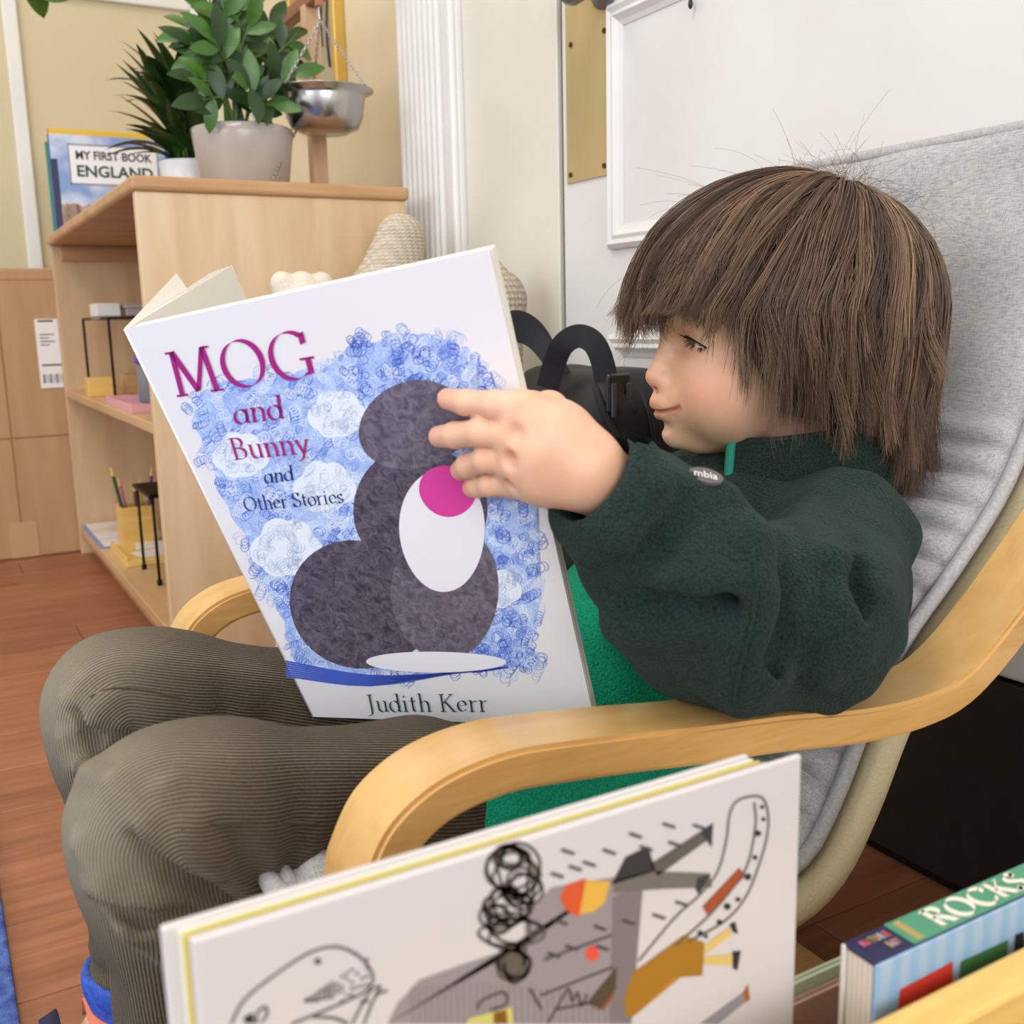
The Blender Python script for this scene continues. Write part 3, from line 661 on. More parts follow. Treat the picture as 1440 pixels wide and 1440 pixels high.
i48 = int(np.argmin(np.abs(CP[:, 1]-.484)+(CP[:, 0] < .6)*9)); s_head = arc[i48]
def cush_w(s): # narrower towards the top
    return np.interp(s, [0, arc[-1]*.7, arc[-1]], [.157, .157, .150])
nS, nY = 460, 26; sv = np.linspace(0, arc[-1], nS)
cx_ = np.interp(sv, arc, CP[:, 0]); cz_ = np.interp(sv, arc, CP[:, 1]); nx_ = np.interp(sv, arc, NN[:, 0]); nz_ = np.interp(sv, arc, NN[:, 1])
pitch = .0268; V = []; Fc = []
M_cush = mat('grey_heather_fabric', 'b3b1b0', .9, spec=.2); t = NT(M_cush)
v1 = t.n('TexCoord').outputs['UV']
n1 = t.noise(t.n('Mapping', {0: t.co(), 3: (1, 1, 1)}).outputs[0], 9, 3); n2 = t.noise(t.co((900, 130, 900)), 1., 2, .6); n3 = t.noise(t.co((200, 1500, 200)), 1., 2, .6)
mx = t.math('ADD', t.math('ADD', t.math('MULTIPLY', n2, .5), t.math('MULTIPLY', n1, .15)), t.math('MULTIPLY', n3, .35))
t.base(t.ramp(mx, [(.36, '8c8c91'), (.5, 'adabac'), (.64, 'c4c1be')])); t.bump(t.math('ADD', n2, n3), .25, .0006)
def cush(side):
    rows = []
    for i, s in enumerate(sv):
        hw_ = cush_w(s); e_s = min(1, min(s, arc[-1]-s)/.02)
        for j in range(nY+1):
            u = -1+2*j/nY; edge = (1-abs(u)**8)**.5*(1-(1-e_s)**2)**.5
            if s < s_head:
                ph = ((s_head-s)/pitch) % 1; puff = .0005+.0155*math.sin(math.pi*ph)**.45
            else: puff = .0085+.006*math.sin(math.pi*min(1, (s-s_head)/(arc[-1]-s_head)))+.0015*math.sin(s*60+u*3)
            puff += .001*math.sin(u*9+s*40)
            h = (puff if side > 0 else -.010)*edge
            V.append((cx_[i]+nx_[i]*h, .645+u*hw_, cz_[i]+nz_[i]*h))
    return None
cush(1); cush(-1)
W1 = nY+1; off = nS*W1
for i in range(nS-1):
    for j in range(nY):
        a = i*W1+j; Fc.append((a, a+W1, a+W1+1, a+1)); b = a+off; Fc.append((b, b+1, b+W1+1, b+W1))
for i in range(nS-1):
    for j in (0, nY):
        a = i*W1+j; q = (a, a+off, a+off+W1, a+W1); Fc.append(q if j == 0 else q[::-1])
for j in range(nY):
    for i in (0, nS-1):
        a = i*W1+j; q = (a, a+1, a+off+1, a+off); Fc.append(q if i == 0 else q[::-1])
cu_ = h_(mk('cushion', V, Fc, M_cush, None, True)); cu_['label'] = 'light grey channelled seat and back cushion'
# piping round the cushion
M_pipe = noisemat('grey_piping', '9c9a9c', 'b9b6b5', 400, .9, bump=.4, bscale=700, bdist=.0008)
loop = [(cx_[i]+nx_[i]*.002, .645-cush_w(sv[i])-.002, cz_[i]+nz_[i]*.002) for i in range(0, nS, 8)]
rev = [(x, 1.29-y, z) for x, y, z in loop[::-1]]
lp_ = loop+[(loop[-1][0], y, loop[-1][2]+.003) for y in np.linspace(.50, .79, 10)]+rev+[(loop[0][0]-.003, y, loop[0][2]) for y in np.linspace(.79, .50, 10)]+loop[:1]
h_(tube('piping', lp_, .0058, M_pipe, None, 10))
# canvas sling with rolled side tubes
M_canvas = noisemat('cream_canvas', 'c9bb93', 'd6c9a4', 500, .8, bump=.5, bscale=900, bdist=.0008)
sl = [(CP[i, 0]-NN[i, 0]*.020, CP[i, 1]-NN[i, 1]*.020) for i in range(0, len(CP), 3)]
so = h_(band('canvas_sling', [(x, .488, z) for x, z in sl], (0, .314, 0), .004, M_canvas, bev=0))
for yy in (.4855, .8045):
    pts = [(CP[i, 0]-NN[i, 0]*.026, yy, CP[i, 1]-NN[i, 1]*.026) for i in range(0, len(CP), 3)]
    h_(tube('sling_rail', pts, .0135, M_canvas, None, 12))
for x, z in ((.215, .228), (.60, .295)):
    h_(rbox('cross_bar', (x-.012, .4715, z-.02), (x+.012, .8185, z-.002), M_beech_side, bev=.002))
h_(rbox('cross_bar', (.585, .4705, .001), (.62, .8195, .022), M_beech_side, bev=.002))
h_(rbox('cross_bar', (.30, .4705, .001), (.335, .8195, .022), M_beech_side, bev=.002))
# ---------------------------------------------------------------- book bin in the foreground
bn = empty('book_bin', 'pale pine book bin with front rail in the foreground', 'bin', (.28, .28, 0)); b_ = ins(bn)
RZ = P(1440, 1329, 'Y', .24)[2]; b_(rbox('front_rail', (.0, .222, RZ-.09), (.70, .24, RZ), M_pine, bev=.002))
b_(rbox('front_board', (.0, .224, .04), (.70, .238, RZ-.0905), M_pine, bev=.001))
b_(rbox('back_board', (.0, .345, .04), (.70, .359, .22), M_pine, bev=.001))
b_(rbox('side', (-.016, .222, 0), (-.0005, .359, RZ-.01), M_pine, bev=.001)); b_(rbox('side', (.7005, .222, 0), (.716, .359, RZ-.01), M_pine, bev=.001))
b_(rbox('bottom', (.0, .2385, .05), (.70, .3445, .062), M_pine, bev=0))
BZ = .0622
# big white picture book with drawings
FY = .278
fl_ = P(268, 1312, 'Y', FY); fr_ = P(1128, 1062, 'Y', FY); fx0, fx1, fz = fl_[0], fr_[0], .3985
wbk = empty('picture_book', 'large white picture book with collage drawings in the foreground bin', 'book', (fx0, FY, BZ)); k_ = ins(wbk)
M_cov = mat('white_laminated_cover', 'd0c9c7', .28); 
cvf = k_(rbox('front_cover', (fx0, FY, BZ), (fx1, FY+.0028, fz), M_cov, bev=.0011, seg=3))
k_(rbox('back_cover', (fx0-.006, FY+.0125, BZ), (fx1-.016, FY+.0156, fz-.001), M_cov, bev=.0011, seg=3))
pgc = (('page_cream', 'e6e0cf'), ('page_grey', 'b9b1b2'), ('page_lilac', 'cbbcc6'), ('page_yellow', 'd9cc4e'), ('page_white', 'e9e4da'))
for i, (n, c) in enumerate(pgc):
    k_(rbox('page', (fx0+.003-.0012*i, FY+.0031+.0018*i, BZ+.002), (fx1-.008-.002*i, FY+.0031+.0018*i+(.0015 if i != 3 else .0012), fz-.0045+.0006*i), mat(n, c, .6), bev=0))
# drawings: traced on the cover plane
def onf(pts, d=.0002): return [P(x, y, 'Y', FY-d) for x, y in pts]
CH = np.array(wbk.location)
def poly(name, pts, m, parent, d=.0002, fn=None, root=None):
    V = [q for q in (fn or onf)(pts, d)]
    bm = bmesh.new(); vs_ = [bm.verts.new(v) for v in V]; f = bm.faces.new(vs_); bmesh.ops.triangulate(bm, faces=[f])
    o = mkbm(name, bm, m, parent); o.location = (0, 0, 0); return o
def ribbon_data(V, w, n, closed=False):
    V = np.array(V); T = np.gradient(V, axis=0); S = np.cross(T, n); S /= np.linalg.norm(S, axis=1)[:, None]+1e-12
    w = np.broadcast_to(w, (len(V),))[:, None]; A = np.vstack([V-S*w/2, V+S*w/2]); k = len(V)
    return list(A), [(i, i+1, k+i+1, k+i) for i in range(k-1)]
def ribbons(name, L, m, parent, w, d=.0003, fn=None, nrm=(0, -1, 0), smooth=6, root=None):
    parts = []
    for pts in L:
        q = catmull(pts, smooth) if smooth and len(pts) > 2 else np.array(pts, float)
        parts.append(ribbon_data((fn or onf)(q, d), w, np.array(nrm)))
    V, Fc = merge(parts); o = mk(name, V, Fc, m, parent); o.location = (0, 0, 0); return o
ink = lambda c: mat('ink_'+c, c, .45)
H = [(545, 1440), (560, 1410), (590, 1378), (640, 1360), (700, 1340), (738, 1330), (738, 1290), (775, 1248), (872, 1232), (905, 1225), (895, 1330), (888, 1440)]
poly('drawing_house', H, ink('94898a'), cvf)
poly('drawing_wall', [(862, 1262), (905, 1240), (888, 1440), (856, 1440)], ink('7b7072'), cvf, .00028)
ribbons('drawing_siding', [[(x, 1380+abs(x-660)*.1), (x+1, 1440)] for x in range(580, 860, 9)], ink('80767a'), cvf, .0006, .0003, smooth=0)
sc = []
for cx0, cy0, rx, ry, n in ((723, 1225, 40, 42, 4), (718, 1205, 25, 18, 3), (715, 1275, 36, 30, 4), (720, 1310, 48, 26, 3), (722, 1355, 25, 28, 5), (700, 1290, 26, 24, 2), (735, 1250, 30, 30, 3)):
    ph = rnd.uniform(0, 6)
    sc.append([(cx0+rx*(.75+.25*math.sin(a*1.7+ph))*math.cos(a), cy0+ry*(.8+.2*math.cos(a*1.3+ph))*math.sin(a)) for a in np.linspace(ph, ph+n*2*math.pi, n*14)])
ribbons('drawing_scribble', sc, ink('5a5148'), cvf, .0011, .00042, smooth=2)
poly('drawing_chimney', [(702, 1332), (742, 1330), (738, 1372), (722, 1385), (706, 1372)], ink('5e554c'), cvf, .00035)
poly('drawing_red_segment', [(824, 1235), (815, 1290), (795, 1280), (788, 1262), (795, 1245)], ink('d2542c'), cvf, .00036)
poly('drawing_yellow_segment', [(824, 1237), (858, 1240), (850, 1270), (835, 1282), (815, 1286)], ink('dda945'), cvf, .00038)
poly('drawing_cap', [(860, 1244), (880, 1205), (912, 1190), (922, 1225), (905, 1230), (872, 1240)], ink('343236'), cvf, .00037)
poly('drawing_trouser', [(865, 1238), (915, 1225), (998, 1228), (1002, 1248), (935, 1250), (862, 1255)], ink('6f6862'), cvf, .00037)
poly('drawing_trouser', [(915, 1215), (995, 1163), (1000, 1178), (925, 1232)], ink('5d5750'), cvf, .00037)
poly('drawing_foot', [(985, 1170), (1003, 1157), (1001, 1192)], ink('33373c'), cvf, .0004)
poly('drawing_foot', [(980, 1235), (1000, 1229), (983, 1258), (978, 1250)], ink('33373c'), cvf, .0004)
poly('drawing_dot', [(833+10*math.cos(a), 1341+11*math.sin(a)) for a in np.linspace(0, 6, 12)], ink('dd4f40'), cvf, .0004)
poly('drawing_dress', [(962, 1315), (990, 1325), (988, 1372), (945, 1375), (890, 1430), (880, 1430), (878, 1400), (890, 1368)], ink('a2701f'), cvf, .00037)
poly('drawing_sleeve', [(945, 1375), (960, 1372), (905, 1418), (890, 1430)], ink('b57c25'), cvf, .0004)
for L_ in ([(990, 1330), (1025, 1305), (1030, 1314), (992, 1342)], [(990, 1345), (1030, 1342), (1030, 1358), (990, 1356)]): poly('drawing_leg', L_, ink('d8b86a'), cvf, .00038)
poly('drawing_shoe', [(1026, 1300), (1034, 1296), (1038, 1314), (1030, 1310)], ink('2a2a2a'), cvf, .0004)
poly('drawing_shoe', [(1030, 1338), (1042, 1337), (1037, 1365), (1031, 1362)], ink('2a2a2a'), cvf, .0004)
poly('drawing_leaf', [(824, 1412), (868, 1358), (866, 1390), (845, 1418)], ink('4b4232'), cvf, .00038)
poly('drawing_leaf', [(845, 1418), (866, 1390), (862, 1402), (850, 1420), (826, 1420)], ink('8a4f26'), cvf, .00039)
poly('drawing_slat', [(988, 1275), (1040, 1220), (1048, 1232), (995, 1287)], ink('a04a27'), cvf, .0004)
poly('drawing_strip', [(985, 1440), (1045, 1396), (1050, 1408), (1010, 1440)], ink('8d878a'), cvf, .00038)
poly('drawing_strip', [(1045, 1396), (1052, 1384), (1055, 1406), (1048, 1410)], ink('a5652a'), cvf, .0004)
ribbons('drawing_trunk', [[(898, 1352), (950, 1290), (985, 1258), (1010, 1225), (1022, 1180), (1026, 1148), (1035, 1128), (1055, 1120), (1072, 1122), (1080, 1140), (1080, 1170), (1070, 1210), (1050, 1260), (1020, 1295), (968, 1325)], [(1061, 1128), (1063, 1160), (1052, 1215), (1030, 1250), (995, 1290), (950, 1330)]], ink('57524f'), cvf, .0009, .0005)
for (x, y, r) in ((1066, 1172, 4.5), (1062, 1206, 3.5), (1052, 1233, 5), (1023, 1275, 5), (1038, 1265, 3.5), (1012, 1297, 4), (985, 1312, 4), (993, 1317, 3), (1072, 1135, 3), (1074, 1152, 3)):
    poly('drawing_spot', [(x+r*math.cos(a), y+r*math.sin(a)) for a in np.linspace(0, 5.6, 9)], ink('2a2828'), cvf, .0005)
dash = [(790, 1195), (800, 1218), (820, 1212), (848, 1195), (885, 1172), (932, 1158), (975, 1160), (940, 1184), (900, 1190), (775, 1228), (780, 1294), (835, 1302), (875, 1294), (950, 1268), (918, 1286), (795, 1330), (770, 1340), (838, 1330)]
ribbons('drawing_dashes', [[(x, y), (x+18, y+6)] for x, y in dash], ink('45413f'), cvf, .0011, .00055, smooth=0)
ribbons('drawing_animal', [[(325, 1440), (345, 1405), (395, 1365), (440, 1338), (475, 1332), (505, 1345), (524, 1370), (520, 1388), (500, 1402), (455, 1422), (410, 1440)], [(360, 1440), (362, 1425), (372, 1416), (376, 1425), (368, 1438)],
        [(495, 1440), (520, 1395), (535, 1388), (528, 1400)], [(512, 1440), (528, 1402), (545, 1393)], [(440, 1430), (470, 1432), (490, 1440)]], ink('58524f'), cvf, .0009, .0004)
poly('drawing_eye', [(447+5*math.cos(a), 1352+5*math.sin(a)) for a in np.linspace(0, 5.6, 9)], ink('58524f'), cvf, .0004)
poly('drawing_mark', [(342, 1432), (355, 1424), (358, 1438), (346, 1440)], ink('2a2828'), cvf, .0004)
zg = [(428, 1408)]
tri = []
for j in range(13):
    for k in range(6):
        u_ = (j+.5)/13; hh = u_*.5; x = 428+92*u_; y = 1408-50*u_+(k/5-.5)*64*u_*.95+20*u_
        if rnd.random() < .62: r = 3.6; tri.append([(x-r, y+r*.6), (x+r, y+r*.3), (x, y-r)])
for q in tri: poly('drawing_teeth', q, ink('58524f'), cvf, .0004) if False else None
V = []; Fc = []
for q in tri: o_ = len(V); V += onf(q, .0004); Fc.append((o_, o_+1, o_+2))
o = mk('drawing_pattern', V, Fc, ink('58524f'), cvf)
ribbons('drawing_figure', [[(770, 1440), (790, 1405), (800, 1390), (805, 1410), (812, 1395), (818, 1415), (826, 1398)], [(780, 1420), (830, 1410)], [(672, 1420), (676, 1408), (708, 1395), (712, 1412), (690, 1420)], [(745, 1390), (762, 1420)], [(760, 1400), (862, 1360)], [(765, 1350), (860, 1315)]], ink('3c3838'), cvf, .0009, .00045, smooth=3)
poly('drawing_window', [(660, 1432), (720, 1416), (722, 1440), (655, 1440)], ink('c9c06a'), cvf, .0004); poly('drawing_window', [(694, 1424), (712, 1420), (714, 1440), (694, 1440)], ink('7a5417'), cvf, .00045)
# board book lying spine up
RKZ = .32; ra = P(1234, 1356, 'Z', RKZ); rb = P(1192, 1320, 'Z', RKZ); ry0, ry1, rx0 = ra[1], ra[1]+max(.016, rb[1]-ra[1]), ra[0]
rk = empty('board_book', 'thick light blue board book standing spine up at the right', 'book', (rx0, ry0, BZ)); k_ = ins(rk); RKL = np.array(rk.location)
M_lb = mat('light_blue_cover', '8fb4cf', .35); t = NT(M_lb); wv = t.n('TexWave', {'Vector': t.co(), 'Scale': 28, 'Distortion': 2.}, wave_type='BANDS', bands_direction='X').outputs[1]
t.base(t.ramp(wv, [(.2, '9cb3cc'), (.8, '86abc9')]))
cf = k_(rbox('front_cover', (rx0, ry0, BZ), (rx0+.20, ry0+.0022, RKZ-.0008), M_lb, bev=.0008))
k_(rbox('back_cover', (rx0-.001, ry1-.0022, BZ), (rx0+.20, ry1, RKZ-.0008), mat('cover_board_white', 'd9d0c6', .5), bev=.0008))
sp_ = k_(rbox('spine', (rx0, ry0+.0008, RKZ-.0022), (rx0+.20, ry1-.0008, RKZ), mat('navy_spine', '24284c', .35), bev=.0006))
for i in range(5):
    a = ry0+.0026+(ry1-ry0-.0052)*i/5
    k_(rbox('page', (rx0+.0005, a, BZ+.002), (rx0+.197, a+(ry1-ry0-.0052)/5-.0002, RKZ-.0026), mat('board_page', 'd6c9bb', .6), bev=0))
sL = .055
def onspine(u, v, d=.0002): return np.array([rx0+u, ry0+.001+(ry1-ry0-.002)*v, RKZ+d])
def patch(name, u0, u1, v0, v1, m, parent, d=.0002):
    V = [onspine(u0, v0, d), onspine(u1, v0, d), onspine(u1, v1, d), onspine(u0, v1, d)]; o = mk(name, V, [(0, 1, 2, 3)], m, parent); return o
ug = P(1284, 1327, 'Z', RKZ)[0]-rx0; ur = P(1312, 1312, 'Z', RKZ)[0]-rx0
patch('title_band', ug, .20, 0, 1, ink('4f9474'), sp_)
for k in range(8): patch('band_stitch', ug+.0035, ug+.0075, .10+.105*k, .10+.105*k+.06, ink('d9a94e'), sp_, .0004)
# front cover panels
def onface(x, y, d=.0003): q = P(x, y, 'Y', ry0-d); return q
for pts, c in (([(1266, 1392), (1340, 1352), (1340, 1385), (1262, 1428)], 'c23327'), ([(1352, 1352), (1418, 1322), (1416, 1345), (1348, 1385)], '3c6b3c'), ([(1428, 1315), (1440, 1310), (1440, 1345), (1426, 1350)], '23242a')):
    V = [onface(*q) for q in pts]; o = mk('cover_panel', V, [(0, 1, 2, 3)], ink(c), cf)
# two thin books behind it
zg_ = P(1130, 1378, 'Y', .300)[2]
for k, (nm, lab, c, y_, dz) in enumerate((('picture_book', 'thin pale green book between the white book and the board book', 'b5bfa4', .300, 0), ('picture_book', 'thin dusty pink book in front of the pale green book', 'b08878', .2955, -.006))):
    bk_ = empty(nm, lab, 'book', (.20, y_, BZ)); k_ = ins(bk_)
    k_(rbox('front_cover', (.20, y_, BZ), (.40, y_+.0013, zg_+dz), mat('thin_'+c, c, .45), bev=.0005)); k_(rbox('pages', (.202, y_+.0013, BZ+.002), (.398, y_+.003, zg_+dz-.002), mat('page_white', 'e9e4da', .7), bev=0))
    k_(rbox('back_cover', (.20, y_+.003, BZ), (.40, y_+.0042, zg_+dz), mat('thin_'+c, c, .45), bev=.0005))
# ---------------------------------------------------------------- knitted things and backpack behind the book
def knit(name, c1, c2, sx, sz):
    m = mat(name, c1, .95, spec=.1); t = NT(m); sp = t.n('SeparateXYZ', {0: t.n('TexCoord').outputs['Object']}).outputs
    a = t.math('SINE', t.math('MULTIPLY', t.math('ADD', sp[2], t.math('MULTIPLY', t.math('ABSOLUTE', t.math('SINE', t.math('MULTIPLY', sp[0], sx))), .35*6.28/sz)), sz)); b = t.math('SINE', t.math('MULTIPLY', t.math('ADD', sp[0], sp[1]), sx))
    h = t.math('ADD', a, t.math('MULTIPLY', b, .7)); t.bump(h, .8, .0016); t.base(t.ramp(t.math('MULTIPLY_ADD', h, .3, .5), [(.1, c1), (.8, c2)])); return m
def sdfobj(name, fn, lo, hi, h, m, label, cat, shift=None):
    V, Q = surface_nets(fn, lo, hi, h); c = np.array([(lo[0]+hi[0])/2, (lo[1]+hi[1])/2, V[:, 2].min()])
    o = npmesh(name, V-c, Q, m); o.location = c; return tag(o, label, cat)
a0 = P(563, 318, 'Y', 1.58); a1 = P(535, 400, 'Y', 1.58)
sdfobj('knitted_bolster', lambda p: chain(p, [a0-np.array([0, 0, .02]), a1-np.array([0, 0, .05]), (a1[0]-.02, 1.58, .30), (a1[0]-.03, 1.58, .078)], [.040, .066, .078, .078], .03), (.50, 1.45, -.02), (.80, 1.70, .80), .006, knit('beige_rib_knit', 'bcae9a', 'd8ccba', 420, 1100), 'beige rib-knit bolster leaning between the shelf and the fluted casing', 'bolster')
b0 = P(703, 395, 'Y', 1.36)
sdfobj('woven_cushion', lambda p: smin(ball(p, (b0[0]-.012, 1.36, b0[2]+.022), .010), chain(p, [(b0[0]-.012, 1.36, b0[2]-.03), (b0[0]-.025, 1.36, b0[2]-.12), (b0[0]-.04, 1.36, .07)], [.050, .048, .07], .02), .02), (.58, 1.25, -.02), (.85, 1.47, .72), .006, knit('beige_basket_knit', 'a99c86', 'd3c7b2', 700, 700), 'chunky woven beige cushion peeping out behind the book edge', 'cushion')
c0 = P(425, 402, 'Y', 1.42)
sdfobj('plush_toy', lambda p: smin(smin(smin(ball(p, c0+np.array([-.028, 0, .004]), .016), ball(p, c0+np.array([0, 0, .003]), .017), .006), ball(p, c0+np.array([.028, 0, .002]), .017), .006), chain(p, [c0-np.array([0, 0, .04]), (c0[0], 1.42, .075)], [.045, .07], .02), .02), (.34, 1.32, -.02), (.62, 1.52, .70), .006, noisemat('cream_plush', 'd6c9b6', 'e4dacb', 300, .95, bump=.6, bscale=500, bdist=.002), 'cream plush toy with knobbly top in front of the shelf side', 'toy')
# backpack
M_bag = noisemat('black_nylon', '070709', '101013', 200, .6, bump=.25, bscale=900, bdist=.0006)
M_web = noisemat('black_webbing', '101016', '1c1b22', 300, .8, bump=.4, bscale=800, bdist=.0008)
gc = np.array([.715, 1.06, .25])
def bagf(p):
    q = p-gc; q = q.copy(); lean = np.clip((p[:, 2]-.2)/.3, 0, 1); q[:, 0] += 0*lean
    b = np.array([.075, .125, .255]); d = np.abs(q)-(b-.055); o_ = np.linalg.norm(np.maximum(d, 0), axis=1)+np.minimum(d.max(1), 0)-.055
    o_ = smin(o_, ell(p, (.655, 1.04, .20), (.05, .085, .13)), .03); o_ = smin(o_, ell(p, (.70, .975, .44), (.065, .04, .06)), .02)
    return o_+.0035*vnoise(p, 45, 3)*np.clip((p[:, 2]-.02)/.1, 0, 1)
Vb, Qb = surface_nets(bagf, (.57, .90, -.02), (.83, 1.24, .56), .005); Vb[:, 0] = np.minimum(Vb[:, 0], .832)
bg = empty('backpack', 'black nylon backpack with looped straps beside the armchair', 'backpack', (.715, 1.06, Vb[:, 2].min())); g_ = ins(bg)
bg.location.z = 0; Vb[:, 2] -= Vb[:, 2].min()-.0005
g_(npmesh('body', Vb, Qb, M_bag))
def strap(name, pts, wd, wv, th=.003, m=M_web):
    q = catmull(pts, 8); nv = np.array([-.55, -.80, .2]); nv /= np.linalg.norm(nv); T_ = np.gradient(q, axis=0); S_ = np.cross(T_, nv); S_ /= np.linalg.norm(S_, axis=1)[:, None]
    A = [q-S_*wd/2, q+S_*wd/2, q+S_*wd/2-nv*th, q-S_*wd/2-nv*th]; V_ = np.vstack(A); k = len(q); Fs = [(a*k+i, a*k+i+1, b*k+i+1, b*k+i) for a, b in ((0, 1), (1, 2), (2, 3), (3, 0)) for i in range(k-1)]
    return g_(mk(name, V_, Fs+[(0, k, 2*k, 3*k), (4*k-1, 3*k-1, 2*k-1, k-1)], m, None))
strap('shoulder_strap', [P(856, 590, 'Y', .955), P(852, 530, 'Y', .96), P(838, 486, 'Y', .97), P(815, 472, 'Y', .985), P(792, 484, 'Y', 1.0), P(778, 515, 'Y', 1.02), P(770, 545, 'Y', 1.03)], .026, 0, .005)
strap('shoulder_strap', [P(704, 478, 'Y', 1.10), P(722, 466, 'Y', 1.10), P(748, 474, 'Y', 1.09), P(770, 496, 'Y', 1.07), P(790, 530, 'Y', 1.05)], .024, 0, .005)
strap('haul_loop', [P(700, 452, 'Y', 1.13), P(728, 444, 'Y', 1.13), P(754, 458, 'Y', 1.12), P(774, 490, 'Y', 1.10), P(782, 525, 'Y', 1.08)], .014, 0, .004)
bk0 = P(868, 553, 'Y', .945)
g_(rbox('buckle', bk0+np.array([-.016, -.006, -.022]), bk0+np.array([.016, .002, .022]), mat('buckle_plastic', '1c1c1e', .25), bev=.004, seg=3))
for dx in (-.010, .010): g_(rbox('buckle_prong', bk0+np.array([dx-.003, -.010, -.026]), bk0+np.array([dx+.003, -.005, .012]), mat('buckle_plastic_grey', '3a3a3d', .3), bev=.002))
def bag_line(name, pts, r, m, push=.001):
    w_ = traceN(bagf, catmull(pts, 5), push, .6, 1.6)[0]; w_ = w_[np.abs(bagf(w_)) < .006]
    return g_(tube(name, w_, r, m, None, 8)) if len(w_) > 2 else None
M_zip = mat('zip_teeth', '2a2a2d', .35, .5)
bag_line('zip', [(884, 540), (903, 560), (914, 590), (919, 625)], .0030, M_zip)
bag_line('seam_piping', [(752, 520), (780, 545), (812, 585), (840, 640)], .0030, M_web); bag_line('seam_piping', [(796, 508), (830, 516), (870, 535), (895, 580)], .0028, M_web)
bag_line('seam_piping', [(898, 535), (910, 560), (918, 600)], .0026, M_web)
bag_line('compression_strap', [(838, 545), (850, 580), (868, 615), (888, 650)], .0048, M_web)
